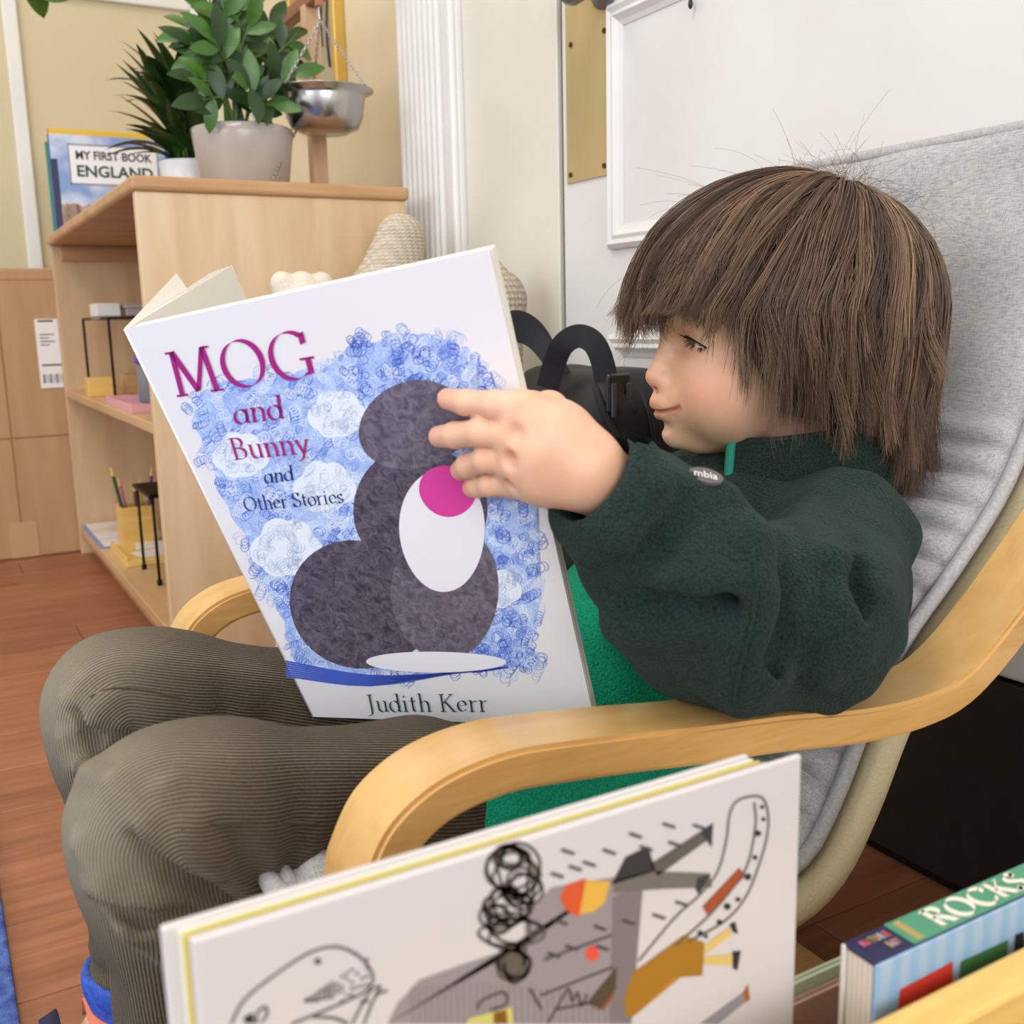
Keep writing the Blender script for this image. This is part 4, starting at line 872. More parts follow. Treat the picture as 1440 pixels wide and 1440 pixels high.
# ---------------------------------------------------------------- pen-drawn serif alphabet (cap height 1, x-height .62)
def arc_(cx, cy, rx, ry, a0, a1, n=22): return [(cx+rx*math.cos(math.radians(a)), cy+ry*math.sin(math.radians(a))) for a in np.linspace(a0, a1, n)]
def sf(x, y, w=.13): return [(x-w, y), (x+w, y)]
XH = .62
def bowl(cx, r=.25): return arc_(cx, XH/2, r, XH/2+.01, 0, 360, 30)
GL = {
 'M': (1.12, [[(.16, 0), (.22, 1)], [(.22, 1), (.55, .06)], [(.55, .06), (.90, 1)], [(.90, 1), (.96, 0)], sf(.16, .015), sf(.96, .015, .15), sf(.17, .985, .10), sf(.95, .985, .10)]),
 'O': (1.00, [arc_(.5, .5, .42, .51, 0, 360, 44)]),
 'C': (.92, [arc_(.5, .5, .42, .51, 48, 312, 34), [(.80, .93), (.80, .70)], [(.80, .07), (.82, .24)]]),
 'G': (1.00, [arc_(.5, .5, .42, .51, 48, 312, 34), [(.80, .95), (.80, .72)], [(.82, .40), (.82, .06)], sf(.80, .40, .15)]),
 'B': (.76, [[(.18, 0), (.18, 1)], [(.05, .985), (.35, .985)]+arc_(.36, .76, .22, .225, 80, -80, 16)+[(.2, .535)], [(.2, .53), (.38, .53)]+arc_(.38, .27, .27, .255, 80, -80, 16)+[(.05, .015)]]),
 'J': (.46, [[(.26, 1), (.26, .05), (.22, -.14), (.10, -.24), (.0, -.24)], sf(.26, .985, .15)]),
 'K': (.84, [[(.18, 0), (.18, 1)], [(.70, .98), (.22, .48)], [(.34, .58), (.74, .02)], sf(.18, .015), sf(.18, .985), sf(.68, .985, .10), sf(.76, .015, .11)]),
 'R': (.84, [[(.18, 0), (.18, 1)], [(.05, .985), (.36, .985)]+arc_(.38, .75, .25, .235, 80, -80, 16)+[(.2, .515)], [(.40, .51), (.74, .02)], sf(.18, .015), sf(.78, .015, .10)]),
 'S': (.64, [arc_(.32, .74, .22, .26, 20, 200, 16)+[(.22, .58), (.42, .46)]+arc_(.32, .27, .24, .28, 40, -165, 20), [(.53, .98), (.53, .76)], [(.09, .02), (.09, .24)]]),
 'a': (.64, [bowl(.30), [(.53, XH+.02), (.53, .06), (.60, .0)]]),
 'b': (.62, [bowl(.36), [(.13, 1.02), (.13, .0)], [(.02, 1.0), (.14, 1.02)]]),
 'm': (.98, [[(.14, XH+.02), (.14, 0)], arc_(.32, .40, .17, .23, 170, 0, 12)+[(.49, 0)], arc_(.66, .40, .17, .23, 170, 0, 12)+[(.83, 0)], sf(.14, .015, .10), sf(.49, .015, .10), sf(.83, .015, .10)]),
 'n': (.68, [[(.16, XH+.02), (.16, 0)], arc_(.36, .40, .19, .23, 165, 0, 14)+[(.55, 0)], [(.04, XH), (.16, XH+.02)], sf(.16, .015, .11), sf(.55, .015, .11)]),
 'h': (.68, [[(.16, 1.04), (.16, 0)], arc_(.36, .40, .19, .23, 165, 0, 14)+[(.55, 0)], [(.04, 1.02), (.16, 1.04)], sf(.16, .015, .11), sf(.55, .015, .11)]),
 'u': (.68, [[(.15, XH), (.15, .22)]+arc_(.35, .22, .20, .23, 180, 340, 14), [(.54, XH), (.54, .04), (.62, 0)], [(.04, XH), (.15, XH)], [(.43, XH), (.54, XH)]]),
 'd': (.66, [bowl(.30), [(.53, 1.04), (.53, .06), (.61, 0)], [(.41, 1.02), (.53, 1.04)]]),
 'y': (.62, [[(.10, XH), (.32, .04)], [(.56, XH), (.24, -.22), (.14, -.30), (.04, -.28)], sf(.10, XH-.01, .10), sf(.55, XH-.01, .09)]),
 't': (.44, [[(.20, .84), (.20, .12), (.26, .02), (.38, .04)], [(.05, XH-.01), (.38, XH-.01)]]),
 'e': (.58, [[(.10, .34), (.50, .38)]+arc_(.31, .33, .22, .30, 10, 325, 24)]),
 'r': (.48, [[(.16, XH+.02), (.16, 0)], [(.16, .42), (.24, .56), (.34, .62), (.43, .57)], [(.04, XH), (.16, XH+.02)], sf(.17, .015, .12)]),
 'i': (.34, [[(.17, XH+.02), (.17, 0)], [(.05, XH), (.17, XH+.02)], sf(.17, .015, .12), [(.17, .84), (.17, .92)]]),
 'o': (.60, [bowl(.30)]), 'l': (.32, [[(.16, 1.02), (.16, 0)], sf(.16, .015, .11)]),
 's': (.48, [arc_(.24, .47, .15, .16, 25, 200, 12)+[(.18, .36), (.30, .28)]+arc_(.24, .165, .17, .17, 45, -160, 14), [(.38, .61), (.38, .49)], [(.09, .02), (.09, .13)]]),
 ' ': (.34, [])}
def pen_text(s, pen=(.062, .022), gap=.02):
    parts = []; x = 0
    for c in s:
        w_, st_ = GL[c]
        for pl_ in st_:
            p = np.array(pl_)+np.array([x, 0]); p = p if len(p) > 2 else np.array([p[0], (p[0]+p[1])/2, p[1]])
            hz = abs(p[0][1]-p[-1][1]) < .03 and len(pl_) == 2
            pv = np.array([0, .024]) if hz else np.array(pen)
            A = np.vstack([p-pv, p+pv]); k = len(p); parts.append(([(a, b, 0) for a, b in A], [(i, i+1, k+i+1, k+i) for i in range(k-1)]))
        x += w_+gap
    V, Fc = merge(parts); return np.array(V), Fc, x-gap
def pen_on(name, s, A, B, Cc, m, parent, nrm, pen=(.062, .022), gap=.02, lift=0., twist=0):
    V, Fc, wd = pen_text(s, pen, gap); A, B, Cc = (np.array(q) for q in (A, B, Cc))
    x0, x1 = V[:, 0].min(), V[:, 0].max()
    Wd = A+(B-A)*((V[:, 0]-x0)/(x1-x0))[:, None]+(Cc-A)*V[:, 1][:, None]+np.array(nrm)*lift
    return mk(name, Wd, Fc, m, parent)
# ---------------------------------------------------------------- the big picture book in the child's hands
BN = np.array([-.682, -.653, -.329]); BN /= np.linalg.norm(BN); BO = np.array([.209, .680, .296])
def onb1(x, y, d=0.):
    r = ray(x, y); return CAM+r*(((BO+BN*d-CAM)@BN)/(r@BN))
def onb(pts, d=.0002): return [onb1(x, y, d) for x, y in pts]
TL, TR, BR, BL = onb1(175, 463), onb1(688, 350), onb1(838, 1022), onb1(440, 1008)
bk = empty('picture_book', 'large white picture book with blue cloud cover held open in both hands', 'book', tuple(BL)); q_ = ins(bk)
M_pap = mat('glossy_white_cover', 'e9e6e8', .22)
def slab(name, c4, d0, d1, m, N=BN, inset=0):
    c = [np.array(v) for v in c4]; ce = sum(c)/4; c = [v+(ce-v)*inset for v in c]
    V = [v+N*d0 for v in c]+[v+N*d1 for v in c]
    return mk(name, V, [(0, 1, 2, 3)[::-1], (4, 5, 6, 7), (0, 1, 5, 4), (1, 2, 6, 5), (2, 3, 7, 6), (3, 0, 4, 7)], m)
fcv = q_(slab('front_cover', (TL, TR, BR, BL), -.0007, 0, M_pap))
M_edge = mat('page_edges', 'd9cfc2', .7); t = NT(M_edge)
t.base(t.ramp(t.noise(t.n('VectorMath', {0: t.n('TexCoord').outputs['Object'], 1: tuple(BN*2200)}, operation='DOT_PRODUCT').outputs['Value'], 1, 1), [(.3, 'b3a696'), (.7, 'e2d9cd')])) if False else None
ex_ = (TR-TL)/np.linalg.norm(TR-TL); ey_ = (TL-BL)/np.linalg.norm(TL-BL)
def page_block(n0, n1, step=.0011):
    k = int(round((n1-n0)/step))
    for i in range(k):
        d1 = -n0-i*step; d0 = d1-step*.82; j = .0007*math.sin(i*2.3)
        q_(slab('page', (TL-ey_*.0015+ex_*.001, TR-ey_*.0015-ex_*(.0015+j), BR+ey_*.0015-ex_*(.0015+j), BL+ey_*.0015+ex_*.001), d0, d1, mat('page_white', 'e9e4da', .7)))
page_block(.0008, .0145)
# other half of the open book, swung back towards the reader
r = ray(300, 381); a_ = r@r; b_2 = 2*r@(CAM-TL); c_2 = (CAM-TL)@(CAM-TL)-.215**2
t_hit = (-b_2+math.sqrt(max(0, b_2*b_2-4*a_*c_2)))/(2*a_); RT = CAM+r*t_hit
d2 = RT-TL; d2 /= np.linalg.norm(d2); hinge = TL-BN*.008
N2 = np.cross(d2, ey_); N2 /= np.linalg.norm(N2); N2 = N2 if N2@(CAM-TL) > 0 else -N2
for i in range(5):
    w2 = .213-.004*i; dd = d2+N2*(.02*i); dd /= np.linalg.norm(dd); o0 = TL-BN*.004*i*.5
    c4 = (o0, o0+dd*w2, o0+dd*w2-(TL-BL)*.985, o0-(TL-BL)*.985)
    q_(slab('page' if i else 'back_cover', c4, -.0005, .0005, mat('page_shade', 'e2dccf', .7) if i else M_pap, N2))
RB = onb1(262, 392); 
q_(mk('turned_page', [TL+ey_*.0005, TL+ey_*.0005+d2*.13+ey_*.012, TL+d2*.133-ey_*.01+N2*.004, TL-ey_*.02], [(0, 1, 2, 3)], mat('page_white', 'e9e4da', .7)))
# spine edge
q_(tube('spine_edge', [TL-BN*.006+BN*.0055, BL-BN*.006+BN*.0055], .0009, M_pap, None, 8))
Z3 = (0, 0, 0)
def fpoly(name, pts, c, d, rough=.35):
    o = poly(name, pts, mat('print_'+c, c, rough), fcv, d, onb, root=Z3); return o
# --- blue crayon sky
sky_out = [(274, 602), (276, 556), (330, 536), (400, 528), (460, 512), (500, 486), (560, 474), (615, 472), (662, 498), (702, 545), (732, 612), (752, 690), (758, 800), (752, 905), (742, 938), (600, 944), (430, 938), (408, 905), (384, 845), (346, 765), (308, 685)]
sk = catmull(sky_out+sky_out[:1], 6)[:-1]; ce = sk.mean(0); wob = np.array([1+.012*math.sin(i*1.9)+.012*math.sin(i*.7) for i in range(len(sk))])
M_sky = mat('print_crayon_sky', '9fb8e8', .35); t = NT(M_sky)
nn = t.noise(t.co((1, 1, 1)), 26, 5, .6, 2.5); n5 = t.noise(t.co((1, 1, 1)), 210, 3, .6, 3)
t.base(t.ramp(t.math('ADD', t.math('MULTIPLY', nn, .55), t.math('MULTIPLY', n5, .45)), [(.36, '86a3e8'), (.5, 'aec5f0'), (.64, 'e2ecfa')]))
poly('crayon_sky', [tuple(ce+(p-ce)*wv_) for p, wv_ in zip(sk, wob)], M_sky, fcv, .00012, onb, root=Z3)
def inside(x, y, poly_):
    c = False; n = len(poly_)
    for i in range(n):
        (x0, y0), (x1, y1) = poly_[i], poly_[(i+1) % n]
        if (y0 > y) != (y1 > y) and x < (x1-x0)*(y-y0)/(y1-y0)+x0: c = not c
    return c
cr = random.Random(11)
def curls(n, test, rr, cols, wd, d, name, x0=250, x1=770, y0=460, y1=950):
    bins = {c: [] for c in cols}; k = 0
    while k < n:
        x, y = cr.uniform(x0, x1), cr.uniform(y0, y1)
        if not test(x, y): continue
        k += 1; r_ = cr.uniform(*rr); a0 = cr.uniform(0, 6.28); dr_ = cr.uniform(0, 6.28); st_ = r_*cr.uniform(.5, .9); nl = cr.uniform(1.5, 4)
        m_ = int(nl*9); pts = [(x+st_*math.cos(dr_)*j/9+r_*math.cos(a0+j*.7), y+st_*math.sin(dr_)*j/9+r_*math.sin(a0+j*.7)) for j in range(m_)]
        bins[cr.choice(cols)].append(pts)
    for i, c in enumerate(cols):
        if bins[c]: tag(ribbons(name, bins[c], mat('print_'+c, c, .4), fcv, wd, d+i*.00001, onb, BN, smooth=0, root=Z3), kind='stuff')
big = [tuple(ce+(p-ce)*1.035) for p in sk]
edge_x = lambda y: 175+(y-463)*(440-175)/545+17
curls(1050, lambda x, y: inside(x, y, big) and x > edge_x(y), (4, 8), ['5a78d8', '7f9de6', 'b9cdf2', 'e9f0fb'], .00042, .00018, 'crayon_curls')
curls(260, lambda x, y: inside(x, y, sk) and x > edge_x(y) and (y > 760 or x > 660 or (y < 560 and x > 480)), (4, 8), ['4560c8', '5a78d8'], .00042, .00022, 'crayon_curls')
def cloud(cx, cy, r):
    bl = [(cx+r*dx, cy+r*dy, r*s) for dx, dy, s in ((-.6, .1, .5), (-.25, -.4, .5), (.3, -.35, .5), (.65, .1, .48), (.25, .35, .5), (-.25, .4, .5), (0, 0, .6))]
    out = []
    for a in np.linspace(0, 2*math.pi, 60, endpoint=False):
        ca, sa = math.cos(a), math.sin(a); best = 0
        for x, y, q in bl:
            dx, dy = x-cx, y-cy; b = dx*ca+dy*sa; cc = dx*dx+dy*dy-q*q; D_ = b*b-cc
            if D_ > 0: best = max(best, b+math.sqrt(D_))
        out.append((cx+ca*best, cy+sa*best))
    fpoly('cloud', out, 'e6eefa', .00030)
    curls(int(r*.9), lambda x, y: (x-cx)**2+(y-cy)**2 < (r*.85)**2, (4, 8), ['aebfe0', 'f4f7fc', 'c9d6ec'], .0004, .00034, 'cloud_curls', cx-r, cx+r, cy-r, cy+r)
for c3 in ((474, 582, 38), (338, 640, 36), (456, 684, 40), (402, 770, 46), (698, 828, 32)): cloud(*c3)
# --- plain stand-in for the cover figure: a heap of rounded pebbles
def blob(cx, cy, rx, ry, rot=0, k=.05, seed=0, n=48):
    out = []
    for a in np.linspace(0, 2*math.pi, n, endpoint=False):
        f = 1+k*math.sin(2*a+seed)+k*.5*math.sin(3*a+seed*2); x, y = rx*f*math.cos(a), ry*f*math.sin(a); out.append((cx+x*math.cos(rot)-y*math.sin(rot), cy+x*math.sin(rot)+y*math.cos(rot)))
    return out
def pebble(c1, c2, nm):
    m = mat(nm, c1, .4); t = NT(m); t.base(t.ramp(t.noise(t.co((1, 1, 1)), 160, 5, .65, 1.2), [(.35, c1), (.65, c2)])); return m
PD, PG = pebble('3a3240', '6b6270', 'print_dark_pebble'), pebble('4f4755', '7d7481', 'print_grey_pebble')
def peb(pts, m, d): poly('pebble_shape', pts, m, fcv, d, onb, root=Z3)
ribbons('ground_stroke', [[(402, 930+i*3), (520, 950+i*2), (640, 946), (715-i*6, 938+i)] for i in range(8)], mat('print_4560c8', '4560c8', .4), fcv, .0016, .00036, onb, BN, 4, root=Z3)
peb(blob(508, 850, 100, 92, .1, .03, 1), PD, .00040); peb(blob(626, 832, 74, 98, 0, .03, 2), PG, .00043); peb(blob(590, 715, 96, 86, .2, .03, 4), PD, .00046); peb(blob(582, 598, 78, 62, -.15, .03, 3), PG, .00049)
fpoly('pebble_shape', blob(622, 745, 62, 84, 0, .03, 5), 'ece9ef', .00052); fpoly('pebble_shape', blob(630, 690, 39, 38, .3, .05, 2), 'd8439c', .00055)
fpoly('pebble_shape', blob(612, 931, 96, 15, 0, .03, 1), 'eceaf0', .00056)
# --- lettering
def ttl(s, bl, br, tl, c, pen=(.062, .022), gap=.02): pen_on('lettering', s, onb1(*bl, .0007), onb1(*br, .0007), onb1(*tl, .0007), mat('ink_'+c, c, .4), fcv, BN, pen, gap)
ttl('MOG', (249, 558), (448, 528), (229, 497), 'a3237c', (.060, .020), .05)
ttl('and', (330, 597), (401, 588), (324, 566), '9c2380'); ttl('Bunny', (328, 647), (438, 637), (319, 617), 'ab2a78')
ttl('and', (372, 680), (414, 675), (369, 660), '27357c'); ttl('Other Stories', (345, 719), (484, 707), (340, 700), '26326e', (.056, .020))
ttl('Judith Kerr', (516, 1001), (687, 1001), (511, 977), '1f4a50', (.050, .018), .05)
# spine lettering of the board book
def rock_text(s, px0, px1, v0, v1, c, pen, gap=.03):
    u0 = P(*px0, 'Z', RKZ)[0]-rx0; u1 = P(*px1, 'Z', RKZ)[0]-rx0
    o = pen_on('lettering', s, onspine(u0, v0, .0005), onspine(u1, v0, .0005), onspine(u0, v1, .0005), mat('ink_'+c, c, .45), sp_, (0, 0, 1), pen, gap); return o
rock_text('ROCKS', (1318, 1304), (1446, 1240), .14, .88, 'e6e2d2', (.115, .075), .05)
for row, (wrd, cs, u0, u1, v0) in enumerate((('NATURE', ('d76a8c', 'c75a50', '7f9a5a', 'd39a56', '8fb4c4', 'c8544c'), .004, ug*.88, .56), ('BABY', ('d39a56', '8fb4c4', 'd76a8c', '7f9a5a'), .013, ug*.88, .20))):
    for i, c in enumerate(wrd):
        a = u0+(u1-u0)*i/len(wrd); b = u0+(u1-u0)*(i+.82)/len(wrd)
        text_on('lettering', c, onspine(a, v0, .0005), onspine(b, v0, .0005), onspine(a, v0+.24, .0005), mat('ink_'+cs[i], cs[i], .45), sp_, .04)
# ---------------------------------------------------------------- the child
HO = Dp(1090, 482, .82); HS = 1.04
_vh = np.array([*ray(1090, 482)[:2], 0]); _vh /= np.linalg.norm(_vh); _eh = np.array([-_vh[1], _vh[0], 0]); AL = math.radians(17)
hf = math.cos(AL)*_eh-math.sin(AL)*_vh; hu = np.array([0, 0, 1.]); hl = np.cross(hu, hf)
HM = np.stack([hf, hl, hu], 1)          # columns: forward, child's left, up
def tolocal(p): return ((p-HO)@HM)/HS*1000
def tohead(q): return HO+(np.asarray(q, float)*HS/1000)@HM.T
CRE = None
def head_sdf(q):
    d = ell(q, (-10, 0, 24), (92, 72, 74))
    d = smin(d, ell(q, (34, 0, -26), (50, 57, 56)), 22)
    for s in (1, -1): d = smin(d, ball(q, (46, s*29, -36), 29), 20)
    d = smin(d, ell(q, (40, 0, 30), (48, 58, 40)), 20)               # forehead
    d = smin(d, cone(q, (60, 0, -66), (74, 0, -66), 16, 13), 16)     # chin
    d = smin(d, ell(q, (66, 0, -42), (27, 27, 20)), 14)              # muzzle
    for s in (1, -1):
        d = smax(d, -ell(q, (82, s*27, 4), (13, 15, 10)), 12)        # eye sockets
        d = smin(d, ball(q, (59, s*29.5, 2), 13.4), 5)               # lids
        d = smin(d, cone(q, (74, s*12, 17), (62, s*42, 15), 6, 5), 10)   # brow
    d = smin(d, chain(q, [(77, 0, 8), (84, 0, -8), (91, 0, -23)], [7, 7, 8.6], 4), 8)   # nose
    for s in (1, -1):
        d = smin(d, ball(q, (84.5, s*9.5, -27.5), 6.6), 5); d = smax(d, -cone(q, (91.5, s*4.4, -34), (86, s*5, -26), 2.6, 2.0), 2.5)
    up = [(78, -23, -47.5), (86, -12, -44.5), (90.5, 0, -43.0), (86, 12, -44.5), (78, 23, -47.5)]
    lo_ = [(77, -19, -50.5), (84, -9, -53.5), (86.5, 0, -54.3), (84, 9, -53.5), (77, 19, -50.5)]
    d = smin(d, chain(q, up, [1.5, 4.0, 5.0, 4.0, 1.5], 2), 6); d = smin(d, chain(q, lo_, [1.5, 3.6, 4.4, 3.6, 1.5], 2), 6)
    if CRE is not None: d = smax(d, -chain(q, CRE, [.5, 1.3, 1.6, 1.5, 1.4, 1.5, 1.6, 1.3, .5], .6), 1.1)     # mouth line
    d = smax(d, -ell(q, (88, 0, -60.5), (4.5, 14, 3.2)), 7)            # hollow under the lower lip
    for s in (1, -1): d = smin(d, ell(q, (-8, s*70, -8), (13, 6, 22)), 4)   # ears, under the hair
    d = smin(d, cone(q, (-14, 0, -48), (-26, 0, -120), 40, 36), 16)
    return d
_cr = np.array([(66, -31, -44.0), (73, -25.5, -46.8), (82, -18, -48.6), (89, -9, -49.6), (93, 0, -49.2), (89, 9, -49.6), (82, 18, -48.6), (73, 25.5, -46.8), (66, 31, -44.0)])
for _ in range(25): _cr[:, 0] -= head_sdf(_cr)*.7
CRE = [c for c in _cr-np.array([.2, 0, 0])]
# joints
NECK = tohead((-24, 0, -112)); SHN = np.array([.578, .527, .408]); SHF = np.array([.622, .715, .405])
ELN = np.array([.458, .453, .386]); BNd = BN
WRN = onb1(812, 655, .018); ELF = np.array([.50, .775, .36]); WRF = np.array([.335, .70, .40])
CHE = np.array([.575, .622, .365]); BEL = np.array([.50, .632, .305]); HIP = np.array([.40, .64, .262])
HN, HF_ = np.array([.385, .572, .226]), np.array([.385, .728, .222])
KN, KF = np.array([.088, .557, .304]), np.array([.093, .733, .312]); ANN, ANF = np.array([.102, .560, .075]), np.array([.099, .742, .088])
FING = {'index': [(732, 574, .021), (695, 569, .022), (655, 566, .016), (630, 561, .0105)], 'middle': [(720, 610, .023), (676, 608, .026), (640, 612, .018), (618, 614, .011)],
        'ring': [(718, 646, .022), (684, 646, .026), (658, 655, .018), (648, 661, .011)], 'pinky': [(722, 678, .018), (690, 681, .021), (672, 684, .015), (664, 686, .010)]}
FR = {'index': [.0088, .0074, .0068, .0060], 'middle': [.0088, .0076, .0070, .0062], 'ring': [.0086, .0072, .0066, .0060], 'pinky': [.0082, .0066, .0060, .0056]}
def hand_sdf(p):
    d = None
    mcp = [onb1(*FING[k][0]) for k in FING]
    for k, m_ in zip(FING, mcp):
        c = chain(p, [WRN, (WRN+m_)/2+BN*.003, m_], [.0185, .0135, .0088], .006); d = c if d is None else smin(d, c, .011)
    d = smin(d, ball(p, onb1(762, 640, .020), .0160), .02)
    d = smin(d, cone(p, onb1(748, 594, .018), onb1(775, 608, .018), .010, .016), .016)
    f = None
    for k in FING:
        c = chain(p, [onb1(*q) for q in FING[k]], FR[k], .003); f = c if f is None else np.minimum(f, c)
    d = smin(d, f, .0030)
    for m_, dd_ in zip(FING, (.0350, .0372, .0362, .0318)): x_, y_, _ = FING[m_][0]; d = smax(d, -ball(p, onb1(x_+3, y_, dd_), .0030), .007)
    th = chain(p, [onb1(790, 606, .012), onb1(772, 578, -.006), onb1(748, 572, -.024), onb1(722, 576, -.0255)], [.014, .0105, .0085, .007], .004)
    return smin(d, th, .008)
def far_hand(p):
    base = WRF; d = ball(p, base+np.array([-.03, -.005, .012]), .022)
    d = smin(d, cone(p, base, base+np.array([-.03, -.005, .012]), .019, .022), .01)
    for k in range(4):
        a = base+np.array([-.045, -.012+.010*k, .02-.004*k]); d = smin(d, chain(p, [a, a+np.array([-.018, -.008, .006]), a+np.array([-.030, -.018, .002])], [.008, .007, .006], .003), .004)
    return smin(d, chain(p, [base+np.array([-.02, -.02, .015]), base+np.array([-.035, -.035, .025])], [.008, .007], .003), .006)
def grp(p, c, R_, fn):
    dc = np.linalg.norm(p-c, axis=1)-R_; out = dc.copy()+.012; m_ = dc < .02
    if m_.any(): out[m_] = fn(p[m_])
    return out
def body_sdf(p):
    d = grp(p, tohead((5, 0, 0)), .16, lambda q: head_sdf(tolocal(q))*HS/1000)
    d = smin(d, chain(p, [NECK, CHE, BEL, HIP], [.040, .074, .072, .062], .04), .025)
    d = smin(d, chain(p, [CHE+np.array([.03, 0, .035]), SHN, ELN, (ELN+WRN)/2, WRN], [.042, .030, .026, .024, .0185], .02), .02)
    d = smin(d, chain(p, [CHE+np.array([.03, 0, .035]), SHF, ELF, WRF], [.042, .030, .026, .019], .02), .02)
    for h, k, a in ((HN, KN, ANN), (HF_, KF, ANF)):
        d = smin(d, chain(p, [h, k, a, a+np.array([-.05, 0, -.045])], [.048, .034, .027, .018], .02), .02)
    d = smin(d, grp(p, onb1(720, 630, .015), .085, hand_sdf), .008)
    return smin(d, grp(p, WRF+np.array([-.03, 0, 0]), .075, far_hand), .008)
M_skin = mat('skin', 'dfae92', .42, spec=.35); t = NT(M_skin)
tint = t.attr('tint').outputs['Fac']; lips = t.attr('lips').outputs['Fac']
c0_ = t.ramp(t.noise(t.co(), 55, 3), [(.3, 'e2b598'), (.7, 'dca98b')])
c1_ = t.n('MixRGB', {0: tint, 1: c0_, 2: lin('d98d78')}).outputs[0]; t.base(t.n('MixRGB', {0: lips, 1: c1_, 2: lin('b5604f')}).outputs[0])
t.b.inputs['Subsurface Weight'].default_value = .18; t.b.inputs['Subsurface Radius'].default_value = (.010, .004, .002); t.b.inputs['Subsurface Scale'].default_value = 1.
t.bump(t.noise(t.co(), 900, 3), .06, .0005)
V, Q = surface_nets(body_sdf, (-.05, .43, .0), (.73, .83, .71), .0024, 1.3)
bmb = bmesh.new(); vs_ = [bmb.verts.new(v) for v in V]
for f in Q: bmb.faces.new([vs_[i] for i in f])
bmb.verts.index_update()
def fine(V): q = tolocal(V); return ((q[:, 0] > 45) & (np.abs(q[:, 1]) < 50) & (q[:, 2] > -85) & (q[:, 2] < 22)) | (np.linalg.norm(V-onb1(690, 630, .015), axis=1) < .062)
fm = fine(V); eds = [e for e in bmb.edges if fm[e.verts[0].index] and fm[e.verts[1].index]]
bmesh.ops.subdivide_edges(bmb, edges=eds, cuts=1, use_grid_fill=True); me_b = bpy.data.meshes.new('person'); bmb.to_mesh(me_b); bmb.free()
V = np.empty(len(me_b.vertices)*3, np.float32); me_b.vertices.foreach_get('co', V); V = V.reshape(-1, 3).astype(float); fm = fine(V)
for it in range(3):
    q = V[fm]; e = .0006; d = body_sdf(q); G = np.stack([(body_sdf(q+np.eye(3)[k]*e)-body_sdf(q-np.eye(3)[k]*e))/(2*e) for k in range(3)], 1); V[fm] = q-np.clip(d/(np.sum(G*G, 1)+.05), -.0012, .0012)[:, None]*G*.85
ql = tolocal(V)
def gs(q, c, s): return np.exp(-np.sum(((q-np.array(c))/np.array(s))**2, axis=1))
near_mouth = np.maximum(gs(ql, (88, 0, -45), (9, 15, 3.4)), gs(ql, (86, 0, -53.5), (8, 12, 3.0)))
cl_ = chain(ql, CRE, [0]*9, .5); near_mouth = np.maximum(near_mouth, np.exp(-(cl_/2.6)**2)*1.15)
tn = .55*np.maximum(gs(ql, (58, 46, -34), (24, 20, 18)), gs(ql, (58, -46, -34), (24, 20, 18)))+.5*gs(ql, (92, 0, -28), (12, 14, 9))+.55*np.maximum(gs(ql, (70, 30, -4), (14, 16, 4.5)), gs(ql, (70, -30, -4), (14, 16, 4.5)))
for k in FING: tn = tn+.55*np.exp(-(np.linalg.norm(V-onb1(*FING[k][3]), axis=1)/.009)**2)
BASE = np.array([.40, .64, 0.])
me_b.vertices.foreach_set('co', (V-BASE).astype(np.float32).ravel()); me_b.update()
for an_, vl in (('tint', tn), ('lips', near_mouth*.85)): me_b.attributes.new(an_, 'FLOAT', 'POINT').data.foreach_set('value', np.clip(vl, 0, 1).astype(np.float32))
person = link('person', me_b, M_skin, None, True)
person.location = BASE; tag(person, 'child with brown hair in dark green fleece and brown corduroys reading in the armchair', 'person')
def onp(o): o.parent = person; o.location = -Vector(BASE); return o
# ---- eyes: lid-shaped patches on the eyeball sphere, lashes along the upper edge
M_eye = mat('eye_wet', 'd8d0cb', .12); t = NT(M_eye); ca = t.attr('iris').outputs['Fac']
t.base(t.ramp(ca, [(.0, 'c9bcb6'), (.45, 'cabdb7'), (.52, '3a2418'), (.8, '4a2e1e'), (.88, '120b08')]))
M_lash = mat('lash_brown', '2a1a14', .6)
def strand_mesh(P3, R3, ns=3):
    """P3 (N,K,3) strands, R3 (N,K) radii -> verts, quads"""
    N, K, _ = P3.shape; T = np.gradient(P3, axis=1); T /= np.linalg.norm(T, axis=2)[..., None]+1e-12
    a = P3-(HO-np.array([0, 0, .03])); u = np.cross(T, a); u /= np.linalg.norm(u, axis=2)[..., None]+1e-12; v = np.cross(T, u)
    ang = np.arange(ns)*2*math.pi/ns
    V = P3[:, :, None]+R3[:, :, None, None]*(u[:, :, None]*np.cos(ang)[None, None, :, None]+v[:, :, None]*np.sin(ang)[None, None, :, None])
    idx = np.arange(N*K*ns).reshape(N, K, ns); nx = np.roll(idx, -1, axis=2)
    Qd = np.stack([idx[:, :-1], nx[:, :-1], nx[:, 1:], idx[:, 1:]], -1).reshape(-1, 4)
    return V.reshape(-1, 3), Qd
